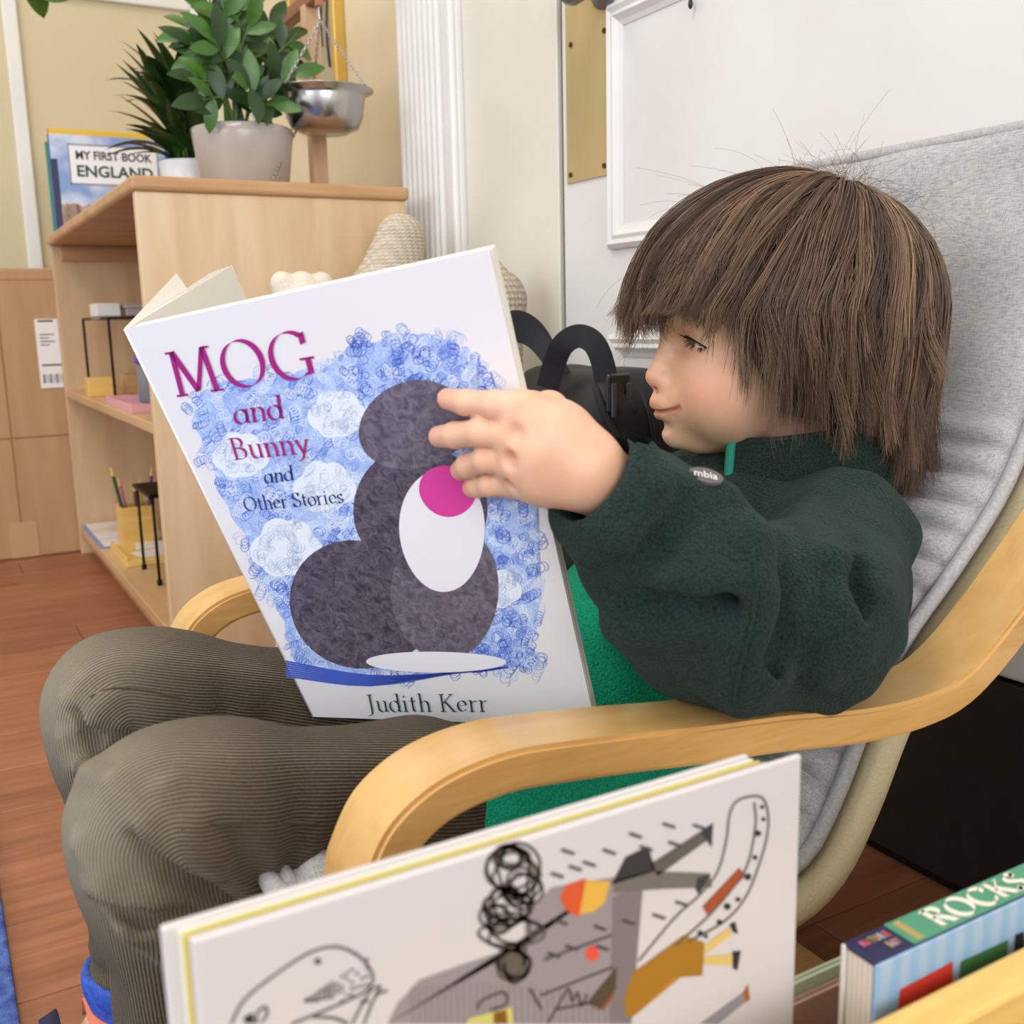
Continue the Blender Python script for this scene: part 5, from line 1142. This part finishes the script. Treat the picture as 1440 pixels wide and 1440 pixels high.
for s in (1, -1):
    c = np.array([59, s*29.5, 2.0]); nU, nV = 18, 6
    def eyepts(u, v, r=14.0):
        u = np.asarray(u, float); v = np.asarray(v, float); th = np.radians(-32+106*u)*s; mid = np.radians(17-26*u); et = mid+np.radians(9)*np.sin(math.pi*u); eb = mid-np.radians(10)*np.sin(math.pi*u)**.8
        el_ = eb+(et-eb)*v; dr = np.stack([np.cos(el_)*np.cos(th), np.cos(el_)*np.sin(th), np.sin(el_)], 1); q = c+dr*13.
        for _ in range(12): q = q+dr*np.clip(-head_sdf(q), -2, 2)[:, None]*.9
        return q+dr*(.25+(r-14.))
    def eyept(u, v, r=14.): return eyepts([u], [v], r)[0]
    uu, vv = np.meshgrid(np.arange(nU+1)/nU, np.arange(nV+1)/nV, indexing='ij'); V = tohead(eyepts(uu.ravel(), vv.ravel()))
    ir = np.maximum(0, 1-(((uu.ravel()-.42)/.27)**2+((vv.ravel()-.55)/1.3)**2)**.5*.5)
    Fc = [(i*(nV+1)+j, (i+1)*(nV+1)+j, (i+1)*(nV+1)+j+1, i*(nV+1)+j+1) for i in range(nU) for j in range(nV)]
    e = npmesh('eye', V, Fc, M_eye, None, {'iris': ('FLOAT', np.array(ir))}); onp(e)
    S = []
    lu = [rnd.uniform(.02, 1.0) for _ in range(80)]; lt = [rnd.random() < .75 for _ in range(80)]; lb_ = eyepts(lu, [1. if q else 0. for q in lt], 14.1)
    for k in range(80):
        u = lu[k]; up_ = lt[k]; b = lb_[k]; n = b-c; n /= np.linalg.norm(n)
        L = rnd.uniform(4.5, 7.5)*(1 if up_ else .5); sd = np.array([0, s*(u-.4)*.9, 0]); dn = np.array([0, 0, -.35 if up_ else -.8])
        S.append([b+n*L*q+sd*L*q*.6+dn*L*q+np.array([0, 0, .35 if up_ else .1])*L*q*q for q in np.linspace(0, 1, 5)])
    S = tohead(np.array(S).reshape(-1, 3)).reshape(len(S), 5, 3); Vs, Qs = strand_mesh(S, np.broadcast_to(np.linspace(.00032, .00008, 5), (len(S), 5)))
    onp(tag(npmesh('eyelashes', Vs, Qs, M_lash), kind='stuff'))
    ln = tohead(eyepts(np.linspace(0, 1, 14), np.ones(14), 14.15))[None]; Vs, Qs = strand_mesh(ln, np.full((1, 14), .0008), ns=5); onp(npmesh('lid_line', Vs, Qs, M_lash))
u = nrng.random(110); s_ = nrng.choice([1., -1.], 110); bb = np.stack([76-14*u*u, s_*(13+31*u), 19+4*np.sin(u*2.6)+nrng.uniform(-1.6, 1.6, 110)], 1); n_ = np.stack([np.full(110, .8), s_*.45, np.full(110, .1)], 1)
for _ in range(8): bb = bb-n_*head_sdf(bb)[:, None]*.9
dv = np.stack([np.full(110, -.25), s_, .25-.5*u], 1); S = np.stack([bb+n_*.2+dv*7*q+n_*.5*q for q in np.linspace(0, 1, 4)], 1)
S = tohead(np.array(S).reshape(-1, 3)).reshape(len(S), 4, 3); Vs, Qs = strand_mesh(S, np.broadcast_to(np.linspace(.00028, .0001, 4), (len(S), 4))); onp(tag(npmesh('eyebrows', Vs, Qs, mat('brow_brown', '6d5240', .6)), kind='stuff'))
# nails
for k in ('index', 'middle', 'ring'):
    a, b = onb1(*FING[k][2]), onb1(*FING[k][3]); dd = b-a; dd /= np.linalg.norm(dd); sd = np.cross(dd, BN); r_ = FR[k][3]; c = b+dd*.001
    Vn = []; n_ = 6
    for i in range(7):
        for j in range(n_+1):
            u = (i/6-.5)*.0075; a_n = math.radians(-50+100*j/n_)
            Vn.append(c+dd*u+(BN*math.cos(a_n)+sd*math.sin(a_n))*(r_+.0003)-BN*max(0, u)**2*30)
    onp(mk('fingernail', Vn, [(i*(n_+1)+j, i*(n_+1)+j+1, (i+1)*(n_+1)+j+1, (i+1)*(n_+1)+j) for i in range(6) for j in range(n_)], mat('nail', 'e8b7a6', .25), None, True))

# ---------------------------------------------------------------- clothing
def fleece(name, c1, c2):
    m = mat(name, c1, .98, spec=.12); t = NT(m); v = t.co(); n1 = t.noise(v, 14, 3); vo = t.n('TexVoronoi', {'Vector': v, 'Scale': 520.}).outputs[0]; n2 = t.noise(v, 700, 3, .6)
    hgt = t.math('ADD', t.math('MULTIPLY', vo, -.8), n2); t.base(t.ramp(t.math('ADD', t.math('MULTIPLY', n1, .4), t.math('MULTIPLY', t.math('ADD', hgt, .4), .6)), [(.2, c1), (.75, c2)])); t.bump(hgt, .8, .0016)
    t.b.inputs['Sheen Weight'].default_value = .12; t.b.inputs['Sheen Roughness'].default_value = .5; t.b.inputs['Sheen Tint'].default_value = (.45, .6, .55, 1); return m
M_fleece = fleece('dark_green_fleece', '131d1a', '2a3935'); M_teal = fleece('teal_fleece', '067a5c', '18a27d')
def axis_s(p, a, b): a = np.asarray(a); d = np.asarray(b)-a; return ((p-a)@d)/(d@d)
def sleeve(p, sh_, el, wr, rs):
    d = chain(p, [sh_, (sh_+el)/2+np.array([0, -.002, -.010]), el+np.array([.004, 0, -.004]), el+(wr-el)*.30+np.array([-.012, 0, -.024]), el+(wr-el)*.62+np.array([-.004, 0, -.015]), wr-(wr-el)*.055], rs, .03)
    return d
FOLDS = []
def tubefold(p, pts, rs, k=.012): return chain(p, [np.array(q) for q in pts], rs, .01)
def base_sleeve(p): return sleeve(p, SHN, ELN, WRN, [.045, .049, .052, .049, .0425, .0365])
def on_sdf(fn, L, sink):
    allp = [q for pts, rs in L for q in pts]; allr = np.array([r_ for pts, rs in L for r_ in rs]); W_ = traceN(fn, allp, allr*sink)[0]; out = []; i = 0
    for pts, rs in L: out.append((list(W_[i:i+len(pts)]), rs)); i += len(pts)
    return out
fold_pts = on_sdf(base_sleeve, [([(952, 672), (1020, 702), (1050, 752), (1045, 812), (1000, 834), (930, 822)], [.008, .014, .017, .017, .013, .007]),
    ([(835, 858), (890, 884), (970, 890), (1040, 880)], [.006, .012, .013, .008]), ([(1120, 720), (1168, 790), (1185, 870), (1165, 945)], [.008, .016, .018, .012]), ([(1045, 760), (1058, 830), (1050, 900), (1030, 975)], [.010, .015, .016, .010]),
    ([(925, 690), (880, 752), (822, 788)], [.006, .007, .005]), ([(1215, 760), (1225, 830), (1205, 910)], [.006, .010, .008]), ([(930, 930), (1000, 950), (1090, 950)], [.007, .012, .008])], -.45)
cut_pts = on_sdf(base_sleeve, [([(826, 828), (880, 846), (945, 850), (1012, 846), (1062, 822)], [.003, .006, .007, .006, .003]), ([(893, 806), (925, 776), (968, 738)], [.003, .005, .003]),
    ([(1082, 742), (1096, 820), (1090, 905), (1072, 980)], [.004, .008, .008, .004]), ([(1200, 790), (1204, 850), (1192, 900)], [.002, .0045, .002])], .35)
def jacket_sdf(p):
    d = base_sleeve(p)
    for pts, rs in fold_pts: d = smin(d, tubefold(p, pts, rs), .014)
    for pts, rs in cut_pts: d = smax(d, -tubefold(p, pts, rs), .009)
    ax = WRN-ELN; L = np.linalg.norm(ax); ax = ax/L
    s = ((p-ELN)@ax)/L
    d = smax(d, ((p-WRN)@ax)+.010, .006)                                             # open cuff end
    hole = cone(p, WRN-ax*.030, WRN+ax*.03, .0265, .028); d = smax(d, -hole, .003)
    w_ = np.exp(-((s-.80)/.05)**2); d = d+.0020*w_
    far = sleeve(p, SHF, ELF, WRF, [.056, .058, .056, .05, .044, .036])
    d = smin(d, far, .03)
    yk = chain(p, [NECK+np.array([.012, 0, -.050]), CHE+np.array([.010, 0, .005]), CHE+np.array([-.010, 0, -.03])], [.060, .088, .095], .04)
    yk = smin(yk, chain(p, [SHN+np.array([.004, .01, -.002]), CHE+np.array([.02, 0, .02]), SHF+np.array([.012, -.01, -.002])], [.043, .050, .048], .03), .03)
    yk = smax(yk, -(p[:, 2]-.315), .01)
    d = smin(d, yk, .026)
    d = smax(d, -cone(p, NECK+np.array([-.006, .004, -.012]), tohead((-12, 0, -40)), .044, .052), .006)
    f = .0035*vnoise(p, 52, 5)+.0016*vnoise(p, 110, 9)
    return d+f*np.clip((s < .9)*1., .15, 1)
V, Q = surface_nets(jacket_sdf, (.24, .36, .24), (.74, .86, .50), .0032, 1.25)
jk = npmesh('fleece_jacket', V-BASE, Q, M_fleece, person); jk['label'] = 'dark green fleece sleeves and yoke'
def teal_sdf(p):
    d = chain(p, [NECK+np.array([.0, 0, -.03]), CHE, BEL, HIP+np.array([-.02, 0, .0]), np.array([.315, .625, .238]), np.array([.272, .612, .238])], [.050, .080, .090, .080, .060, .046], .05)
    d = smin(d, cone(p, (.42, .565, .222), (.285, .560, .250), .062, .0535), .012)
    d = smax(d, -chain(p, [HN+np.array([-.145, 0, .02]), KN], [.066, .06], .02), .006); return d+.003*vnoise(p, 45, 2)
V, Q = surface_nets(teal_sdf, (.18, .50, .14), (.72, .78, .46), .0036)
tb = npmesh('jacket_body', V-BASE, Q, M_teal, person); tb['label'] = 'bright teal fleece jacket front'
# collar
Cn = NECK+np.array([-.004, .002, .004]); cfr = hf*.75+np.array([-1, 0, 0])*.45; cfr[2] = 0; cfr /= np.linalg.norm(cfr); cl = np.cross((0, 0, 1.), cfr)
def collar_ring(r, z, n=56, a0=22, a1=332):
    out = []
    for a in np.linspace(a0, a1, n):
        ar = math.radians(a); fr_ = math.cos(ar); out.append(Cn+cfr*fr_*r*1.08+cl*math.sin(ar)*r+np.array([0, 0, z-.010*max(0, fr_)+.004*max(0, -fr_)]))
    return out
rings = [collar_ring(.073, -.034), collar_ring(.0725, -.005), collar_ring(.071, .025), collar_ring(.069, .046), collar_ring(.0655, .051), collar_ring(.0625, .046), collar_ring(.0635, .0), collar_ring(.067, -.034)]
n = 56; V = [v for r_ in rings for v in r_]; Fc = []
for i in range(len(rings)):
    j = (i+1) % len(rings)
    for k in range(n-1): Fc.append((i*n+k, i*n+k+1, j*n+k+1, j*n+k))
Fc += [tuple(i*n for i in range(len(rings)))[::-1], tuple(i*n+n-1 for i in range(len(rings)))]
co_ = mk('collar', np.array(V)-BASE, Fc, M_fleece, jk, True)
for k in (n-1, 0):
    pts = [np.array(rings[i][k]) for i in (0, 1, 2, 3, 4)]; c2 = (np.array(rings[6][k])-np.array(rings[1][k])); V, Fc = tube_data(catmull([q+c2*.25+cfr*.002 for q in pts], 5)-BASE, .0042, 8); mk('collar_tape', V, Fc, mat('teal_tape', '0a7d66', .6), jk, True)
zp = [np.array(rings[i][n-1])*.5+np.array(rings[i][0])*.5+cfr*.004 for i in (0, 1)]
V, Fc = tube_data(np.array([zp[0]-np.array([0, 0, .02]), zp[0], zp[1]])-BASE, .0025, 8); mk('zip', V, Fc, mat('zip_silver', 'c9c9c6', .3, .9), jk, True)
hs = traceN(jacket_sdf, catmull([(1058, 770), (1062, 830), (1054, 890), (1038, 950), (1032, 990)], 4), .0002)[0]; V, Fc = tube_data(hs-BASE, .0011, 6); mk('sleeve_seam', V, Fc, M_fleece, jk, True)
pc_, pg_ = traceN(jacket_sdf, [(992, 670), (975, 675), (1010, 663)], .0010); p0_ = pc_[0]; g0 = (pg_[0]+pg_[1]+pg_[2]); g0 /= np.linalg.norm(g0); ux = _R-_U*.12; ux = ux-g0*(ux@g0); ux /= np.linalg.norm(ux); uy = np.cross(g0, ux)
lp = [p0_+ux*.0095*math.cos(a)+uy*.0062*math.sin(a) for a in np.linspace(0, 2*math.pi, 20, endpoint=False)]
lo2 = [v-g0*.002 for v in lp]
mk('label_patch', np.array(lp+lo2)-BASE, [tuple(range(20))]+[(i, (i+1) % 20, 20+(i+1) % 20, 20+i) for i in range(20)], mat('label_grey', '5c5558', .6), jk)
A_ = p0_-ux*.0068-uy*.0026+g0*.0003-BASE; text_on('lettering', 'mbia', A_, A_+ux*.013, A_+uy*.0056, mat('label_thread', 'd6d2d0', .6), jk, .01)
# ---- trousers
LEGS = ((HN, KN, ANN), (HF_, KF, ANF))
def leg_sdf(p, h, k, a):
    th_ = (h+k)/2+np.array([0, 0, .004])
    d = chain(p, [h, th_, k+np.array([.03, 0, -.003]), k, k+np.array([.004, 0, -.035]), (k+a)/2+np.array([.008, 0, 0]), a+np.array([.004, 0, .018])], [.054, .050, .046, .0435, .0430, .0430, .0430], .024)
    pit = k+np.array([.050, 0, -.050]); q = p-pit; rr = np.linalg.norm(q[:, [0, 2]], axis=1); an = np.arctan2(q[:, 2], q[:, 0])
    w_ = np.exp(-((rr-.038)/.030)**2)*np.clip(1.2-np.abs(q[:, 1])/.07, 0, 1)
    d = d+.0048*w_*np.sin(an*10+np.sin(q[:, 1]*60)*.8+1.0)
    d = smin(d, chain(p, [k+np.array([.04, -.045, -.045]), k+np.array([.015, -.058, -.06]), k+np.array([-.02, -.045, -.035])], [.010, .014, .006], .01), .018)
    za = a[2]+.018; hem = np.exp(-((p[:, 2]-za)/.022)**2); d = d-.003*hem*np.sin((p[:, 2]-za)*300+q[:, 1]*30)
    d = smax(d, -(p[:, 2]-(za-.018)), .006)
    return d
def base_legs(p): return np.minimum(leg_sdf(p, *LEGS[0]), leg_sdf(p, *LEGS[1]))
tf_r = on_sdf(base_legs, [([(160, 1100), (205, 1165), (258, 1215), (300, 1238)], [.004, .008, .009, .005]), ([(235, 1110), (268, 1165), (300, 1212)], [.004, .008, .005]), ([(112, 1190), (150, 1245), (215, 1275), (290, 1268)], [.004, .008, .010, .006]), ([(130, 1250), (185, 1300), (240, 1318)], [.003, .007, .007]),
    ([(100, 985), (125, 1020), (150, 1045)], [.003, .007, .005]), ([(92, 1040), (112, 1075), (130, 1090)], [.003, .007, .005]), ([(120, 960), (150, 990), (170, 1015)], [.003, .006, .004])], -.35)
tf_c = on_sdf(base_legs, [([(190, 1175), (245, 1228), (298, 1252)], [.002, .005, .004]), ([(140, 1262), (200, 1292), (260, 1292)], [.002, .005, .004]), ([(108, 1000), (135, 1040)], [.002, .004])], .3)
def trouser_sdf(p):
    d = leg_sdf(p, *LEGS[0]); d2_ = leg_sdf(p, *LEGS[1]); d = smin(d, d2_, .006)
    for pts, rs in tf_r: d = smin(d, chain(p, pts, rs, .006), .010)
    for pts, rs in tf_c: d = smax(d, -chain(p, pts, rs, .004), .007)
    d = smin(d, ell(p, HIP+np.array([.02, 0, -.03]), (.075, .12, .055)), .02)
    return d+.0010*vnoise(p, 60, 4)
V, Q = surface_nets(trouser_sdf, (-.03, .44, .045), (.53, .83, .40), .0030)
def wale(V):
    out = np.zeros(len(V)); wear_highlight = np.zeros(len(V)); dmin = np.full(len(V), 9.)
    for h, k, a in LEGS:
        d1, d2__ = cone(V, h, k, 0, 0), cone(V, k, a, 0, 0); dm = np.minimum(d1, d2__); t1 = np.clip((d1-d2__)/.05*.5+.5, 0, 1); t1 = t1*t1*(3-2*t1)
        ax1 = (h-k)/np.linalg.norm(h-k); ax2 = (k-a)/np.linalg.norm(k-a); Yv = np.array([0, 1., 0])
        def sd2(A, B):
            A2, B2 = A[[0, 2]], B[[0, 2]]; d_ = B2-A2; L_ = np.linalg.norm(d_); d_ = d_/L_; q = V[:, [0, 2]]-A2; tt = np.clip(q@d_, 0 if A is k else -9, L_ if B is k else 9); r_ = q-tt[:, None]*d_; return np.linalg.norm(r_, axis=1), r_@np.array([-d_[1], d_[0]])
        da, sa = sd2(h, k); db, sb = sd2(k, a); sgn = np.where(np.abs(da-db) < 1e-5, np.where(np.maximum(-sa, -sb) > 0, 1, -1), np.sign(np.where(da < db, -sa, -sb))); nn_ = np.minimum(da, db)*np.where(sgn == 0, 1, sgn)
        y1 = -(V[:, 1]-(k[1]+np.clip((V[:, 0]-k[0])/(h[0]-k[0]), 0, 1)*(h[1]-k[1]))); an = np.arctan2(nn_, y1)*np.hypot(nn_, y1)/.050
        m_ = dm < dmin; out[m_] = an[m_]; dmin[m_] = dm[m_]
        wr_ = np.exp(-(np.linalg.norm(V-(k+np.array([-.045, -.01, .02])), axis=1)/.062)**2); wear_highlight = np.maximum(wear_highlight, wr_)
    return out, wear_highlight
wl, wear_highlight = wale(V)
M_cord = mat('brown_corduroy', '5a5044', .95, spec=.15); t = NT(M_cord); an = t.attr('wale').outputs['Fac']; we = t.attr('wear_highlight').outputs['Fac']
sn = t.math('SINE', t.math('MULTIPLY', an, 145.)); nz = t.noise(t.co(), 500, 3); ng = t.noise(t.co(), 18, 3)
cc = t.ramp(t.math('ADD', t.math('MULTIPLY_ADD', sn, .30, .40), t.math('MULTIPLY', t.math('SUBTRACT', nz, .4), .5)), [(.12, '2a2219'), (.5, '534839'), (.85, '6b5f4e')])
t.base(t.n('MixRGB', {0: t.math('MULTIPLY', we, .62), 1: cc, 2: lin('a39a86')}).outputs[0]); t.bump(t.math('ADD', sn, t.math('MULTIPLY', nz, .6)), .7, .0011)  # pale knees: wear plus a highlight painted into the colour
t.b.inputs['Sheen Weight'].default_value = .35; t.b.inputs['Sheen Roughness'].default_value = .4; t.b.inputs['Sheen Tint'].default_value = lin('cfc3ae')
tr_ = npmesh('trousers', V-BASE, Q, M_cord, person, {'wale': ('FLOAT', wl), 'wear_highlight': ('FLOAT', wear_highlight)}); tr_['label'] = 'brown corduroy trousers with worn knees and painted knee highlight'
for pts in ([(240, 1168), (300, 1158), (370, 1156), (440, 1158), (480, 1160)], [(120, 985), (150, 968), (190, 968), (250, 980), (320, 1000)]):
    sp3 = traceN(trouser_sdf, catmull(pts, 4), -.0002)[0]; sp3 = np.array([sp3[max(0, i-2):i+3].mean(0) for i in range(len(sp3))]); V, Fc = tube_data(sp3-BASE, .0009, 6); mk('side_seam', V, Fc, M_cord, tr_, True)
# ---- shoes
M_shoe = noisemat('blue_shoe_knit', '1f3fa0', '3a63c4', 200, .7, bump=.3, bscale=500)
for a in (ANN, ANF):
    c = np.array([a[0], a[1], 0])
    def shoe(p):
        q = p-c; d = chain(q, [(.03, 0, .032), (-.03, 0, .030), (-.065, 0, .026)], [.034, .034, .027], .02); d = smin(d, cone(q, (.006, 0, .04), (-.012, 0, .104), .036, .035), .02)
        d = smax(d, -cone(q, (.0, 0, .06), (-.014, 0, .15), .029, .031), .004); return smax(smax(d, .008-q[:, 2], .004), q[:, 2]+.25*q[:, 0]-.104, .004)
    V, Q = surface_nets(shoe, c+np.array([-.13, -.06, 0]), c+np.array([.08, .06, .15]), .004); so_ = npmesh('shoe', V-BASE, Q, M_shoe, person)
    def sole(p): q = p-c; return smax(chain(q*np.array([1, 1, .3]), [(.03, 0, .002), (-.03, 0, .002), (-.062, 0, .002)], [.037, .038, .031], .02), np.abs(q[:, 2]-.007)-.006, .003)
    V, Q = surface_nets(sole, c+np.array([-.14, -.06, -.004]), c+np.array([.09, .06, .02]), .004); npmesh('sole', V-BASE, Q, mat('shoe_sole', 'dcdad6', .6), so_)
    st_p = [c+np.array([-.046, .037*math.sin(u), .060+.024*math.cos(u)]) for u in np.linspace(-1.7, 1.7, 14)]
    o = band('shoe_strap', np.array(st_p)-BASE, (.022, 0, .006), .002, mat('salmon_strap', 'd9795a', .7), so_, bev=0)
    o2 = band('shoe_strap', np.array(st_p)-BASE-np.array([.03, 0, .006]), (.012, 0, .005), .002, mat('navy_strap', '14173f', .7), so_, bev=0)
# ---------------------------------------------------------------- hair
M_hair = mat('brown_hair', '5a4233', .45, spec=.4); t = NT(M_hair); ha = t.attr('hue').outputs['Color']; t.base(ha)
hr = np.random.default_rng(21)
PHI = [0, 18, 32, 46, 57, 66, 76, 90, 108, 128, 150, 180]; ZE = [13, 17, 21, 22, 12, -22, -56, -62, -66, -88, -114, -120]
def zend(phi): return np.interp(np.abs(np.degrees((phi+math.pi) % (2*math.pi)-math.pi)), PHI, ZE)
POLE = np.array([-.34, .10, .93]); POLE /= np.linalg.norm(POLE)
def envp(phi, u, z, dep):
    """hair envelope: u<1 runs over the skull from the whorl to the equator, below it z is the height"""
    e = np.stack([np.cos(phi), np.sin(phi), np.zeros_like(phi)], -1); be = np.arccos(np.clip(e@POLE, -1, 1)); uu = np.clip(u, 0, 1)
    d = (np.sin((1-uu)*be)[..., None]*POLE+np.sin(uu*be)[..., None]*e)/np.sin(be)[..., None]
    ta = np.clip((25-z)/150, 0, 1)
    sh_ = np.where(u < 1, 1, 1-.15*ta**1.2*np.where(np.cos(phi) < .3, 1, 1.6))
    X = -6+d[..., 0]*(np.where(d[..., 0] > 0, 119, 120)-dep)*sh_; Y = d[..., 1]*(90-dep)*sh_; Z = np.where(u < 1, 25+d[..., 2]*(101-dep), z)
    return np.stack([X, Y, Z], -1), be
def make_strands(N, K=16, dspan=9, layer=True):
    ncl = 520; cphi = hr.uniform(-math.pi, math.pi, ncl); clen = hr.normal(0, 7, ncl); cdep = hr.normal(0, 3.2, ncl); ccol = hr.random(ncl); cw = hr.uniform(0, 6.28, ncl); ctw = hr.normal(0, .13, ncl)
    cu0 = hr.uniform(0, .8, ncl)
    phi0 = hr.uniform(-math.pi, math.pi, N); u0 = hr.random(N)**1.35*.93
    dist = np.abs((phi0[:, None]-cphi[None]+math.pi) % (2*math.pi)-math.pi)+.35*np.abs(u0[:, None]-cu0[None])+hr.random((N, ncl))*.06; ci = np.argmin(dist, 1)
    dphi = (cphi[ci]-phi0+math.pi) % (2*math.pi)-math.pi; ap = np.degrees(np.abs(phi0))
    ze = zend(phi0)+(clen[ci]+hr.normal(0, 4, N))*np.where(ap < 26, 1.15, np.where(ap < 60, .6, 1))
    ly = (hr.random(ncl)[ci] < .45) & (ap > 55); ze = np.where(ly, ze+hr.uniform(5, 62, ncl)[ci]*(ap > 70)+hr.uniform(0, 10, N), ze); ze = np.minimum(ze, 23.5)
    be = np.arccos(np.clip(np.stack([np.cos(phi0), np.sin(phi0), 0*phi0], -1)@POLE, -1, 1))
    L1 = (1-u0)*be*108; L2 = 25-ze; Lt = L1+L2; s = np.linspace(0, 1, K)[None]; sl_ = s*Lt[:, None]
    u = np.where(sl_ < L1[:, None], u0[:, None]+sl_/(be[:, None]*108), 1.001); z = np.where(sl_ < L1[:, None], 25., 25-(sl_-L1[:, None]))
    wavy = .020*np.sin(s*7+cw[ci][:, None])+.012*np.sin(s*15+2*cw[ci][:, None])
    phi = phi0[:, None]+(dphi*.80)[:, None]*s**1.2+ctw[ci][:, None]*s**1.6+wavy+hr.normal(0, .022, N)[:, None]*s
    phi = phi+.10*np.sign(phi0)[:, None]*np.exp(-((ap-95)/40)**2)[:, None]*s*s                # sides comb backwards
    dep = (dspan*u0)[:, None]*(1-.5*s)+cdep[ci][:, None]*np.minimum(1, 1.5*s)+hr.uniform(-1, 4, N)[:, None]+4*(1-np.minimum(1, s*6)); dep = np.minimum(dep, 15)
    flick = hr.normal(.1, .9, ncl)[ci]; dep = dep-9*np.clip((s-.72)/.28, 0, 1)**2*(flick+hr.normal(0, .35, N))[:, None]
    Pl, _ = envp(phi, u, z, dep); Pl = Pl+np.cumsum(hr.normal(0, .25, (N, K, 3)), axis=1)*.8
    return Pl, np.clip(.70*ccol[ci]+.30*hr.random(N), 0, 1)
Pl, hc_ = make_strands(11500)
Pw = tohead(Pl.reshape(-1, 3)).reshape(Pl.shape); K = Pl.shape[1]
R3 = np.broadcast_to(np.interp(np.linspace(0, 1, K), [0, .15, .6, 1], [.00030, .00042, .00036, .00008]), (len(Pw), K))
stops = np.array([0, .3, .62, .86, 1.]); cols = np.array([lin(c)[:3] for c in ('3d2d25', '5b4539', '775d4b', '997a60', 'c09e7c')])
hcol = np.stack([np.interp(hc_, stops, cols[:, k]) for k in range(3)], 1)
def hair_obj(name, P3, Rr, colr):
    V, Q = strand_mesh(P3, Rr); c4 = np.concatenate([np.repeat(colr, P3.shape[1]*3, axis=0), np.ones((len(V), 1))], 1)
    return tag(npmesh(name, V-BASE, Q, M_hair, person, {'hue': ('FLOAT_COLOR', c4)}), kind='stuff')
ho = hair_obj('hair', Pw, R3, hcol); ho['label'] = 'shaggy chin-length brown hair with fringe'
# underlayer so that no scalp shows through
V = []; Fc = []; nP, nT = 96, 30
for i in range(nP+1):
    ph = np.array(-math.pi+2*math.pi*i/nP); ze = float(zend(ph))+9
    for j in range(nT+1):
        q = j/nT; V.append(tohead(envp(ph, np.array(min(q*2, 1.001)), np.array(25-max(0, q*2-1)*(25-min(ze, 24))), 17.)[0]))
for i in range(nP):
    for j in range(nT): a = i*(nT+1)+j; Fc.append((a, a+1, a+nT+2, a+nT+1))
mk('hair_underlayer', np.array(V)-BASE, Fc, mat('dark_hair_base', '3c2b21', .6), ho, True)
# flyaway strands on the crown
N = 520; K2 = 14; ph = hr.uniform(-math.pi, math.pi, N); u_ = np.abs(hr.normal(0, .30, N)); b, _ = envp(ph, np.minimum(u_, .98), np.full(N, 25.), np.full(N, 8.))
tg = np.stack([np.cos(ph), np.sin(ph), np.zeros(N)], 1); out_n = b-np.array([-6, 0, 25]); out_n /= np.linalg.norm(out_n, axis=1)[:, None]
s = np.linspace(0, 1, K2)[None, :, None]; L = (hr.gamma(1.6, 8, N)+6)[:, None, None]; bend = hr.normal(0, 1, (N, 1, 3))*.7+tg[:, None]*.7
Pf = b[:, None]+L*(out_n[:, None]*(s*1.0-.9*s*s)+bend*s*s*.8+tg[:, None]*s*.35+np.array([.25, 0, 0])*s*s)
Nt = 130; bt, _ = envp(hr.uniform(-math.pi, math.pi, Nt), np.abs(hr.normal(0, .09, Nt)), np.full(Nt, 25.), np.full(Nt, 7.)); dt = hr.normal(0, .42, (Nt, 1, 3))+np.array([.15, .1, 1.0]); ct = hr.normal(0, .6, (Nt, 1, 3))+np.array([.1, 0, -.55])
Pt = bt[:, None]+hr.uniform(12, 34, Nt)[:, None, None]*(dt*s+ct*s*s); Pf = np.concatenate([Pf, Pt]); N = N+Nt
hair_obj('flyaway_hair', tohead(Pf.reshape(-1, 3)).reshape(Pf.shape), np.full((N, K2), .00010), np.tile(np.array(lin('7a6150')[:3]), (N, 1))).parent = ho
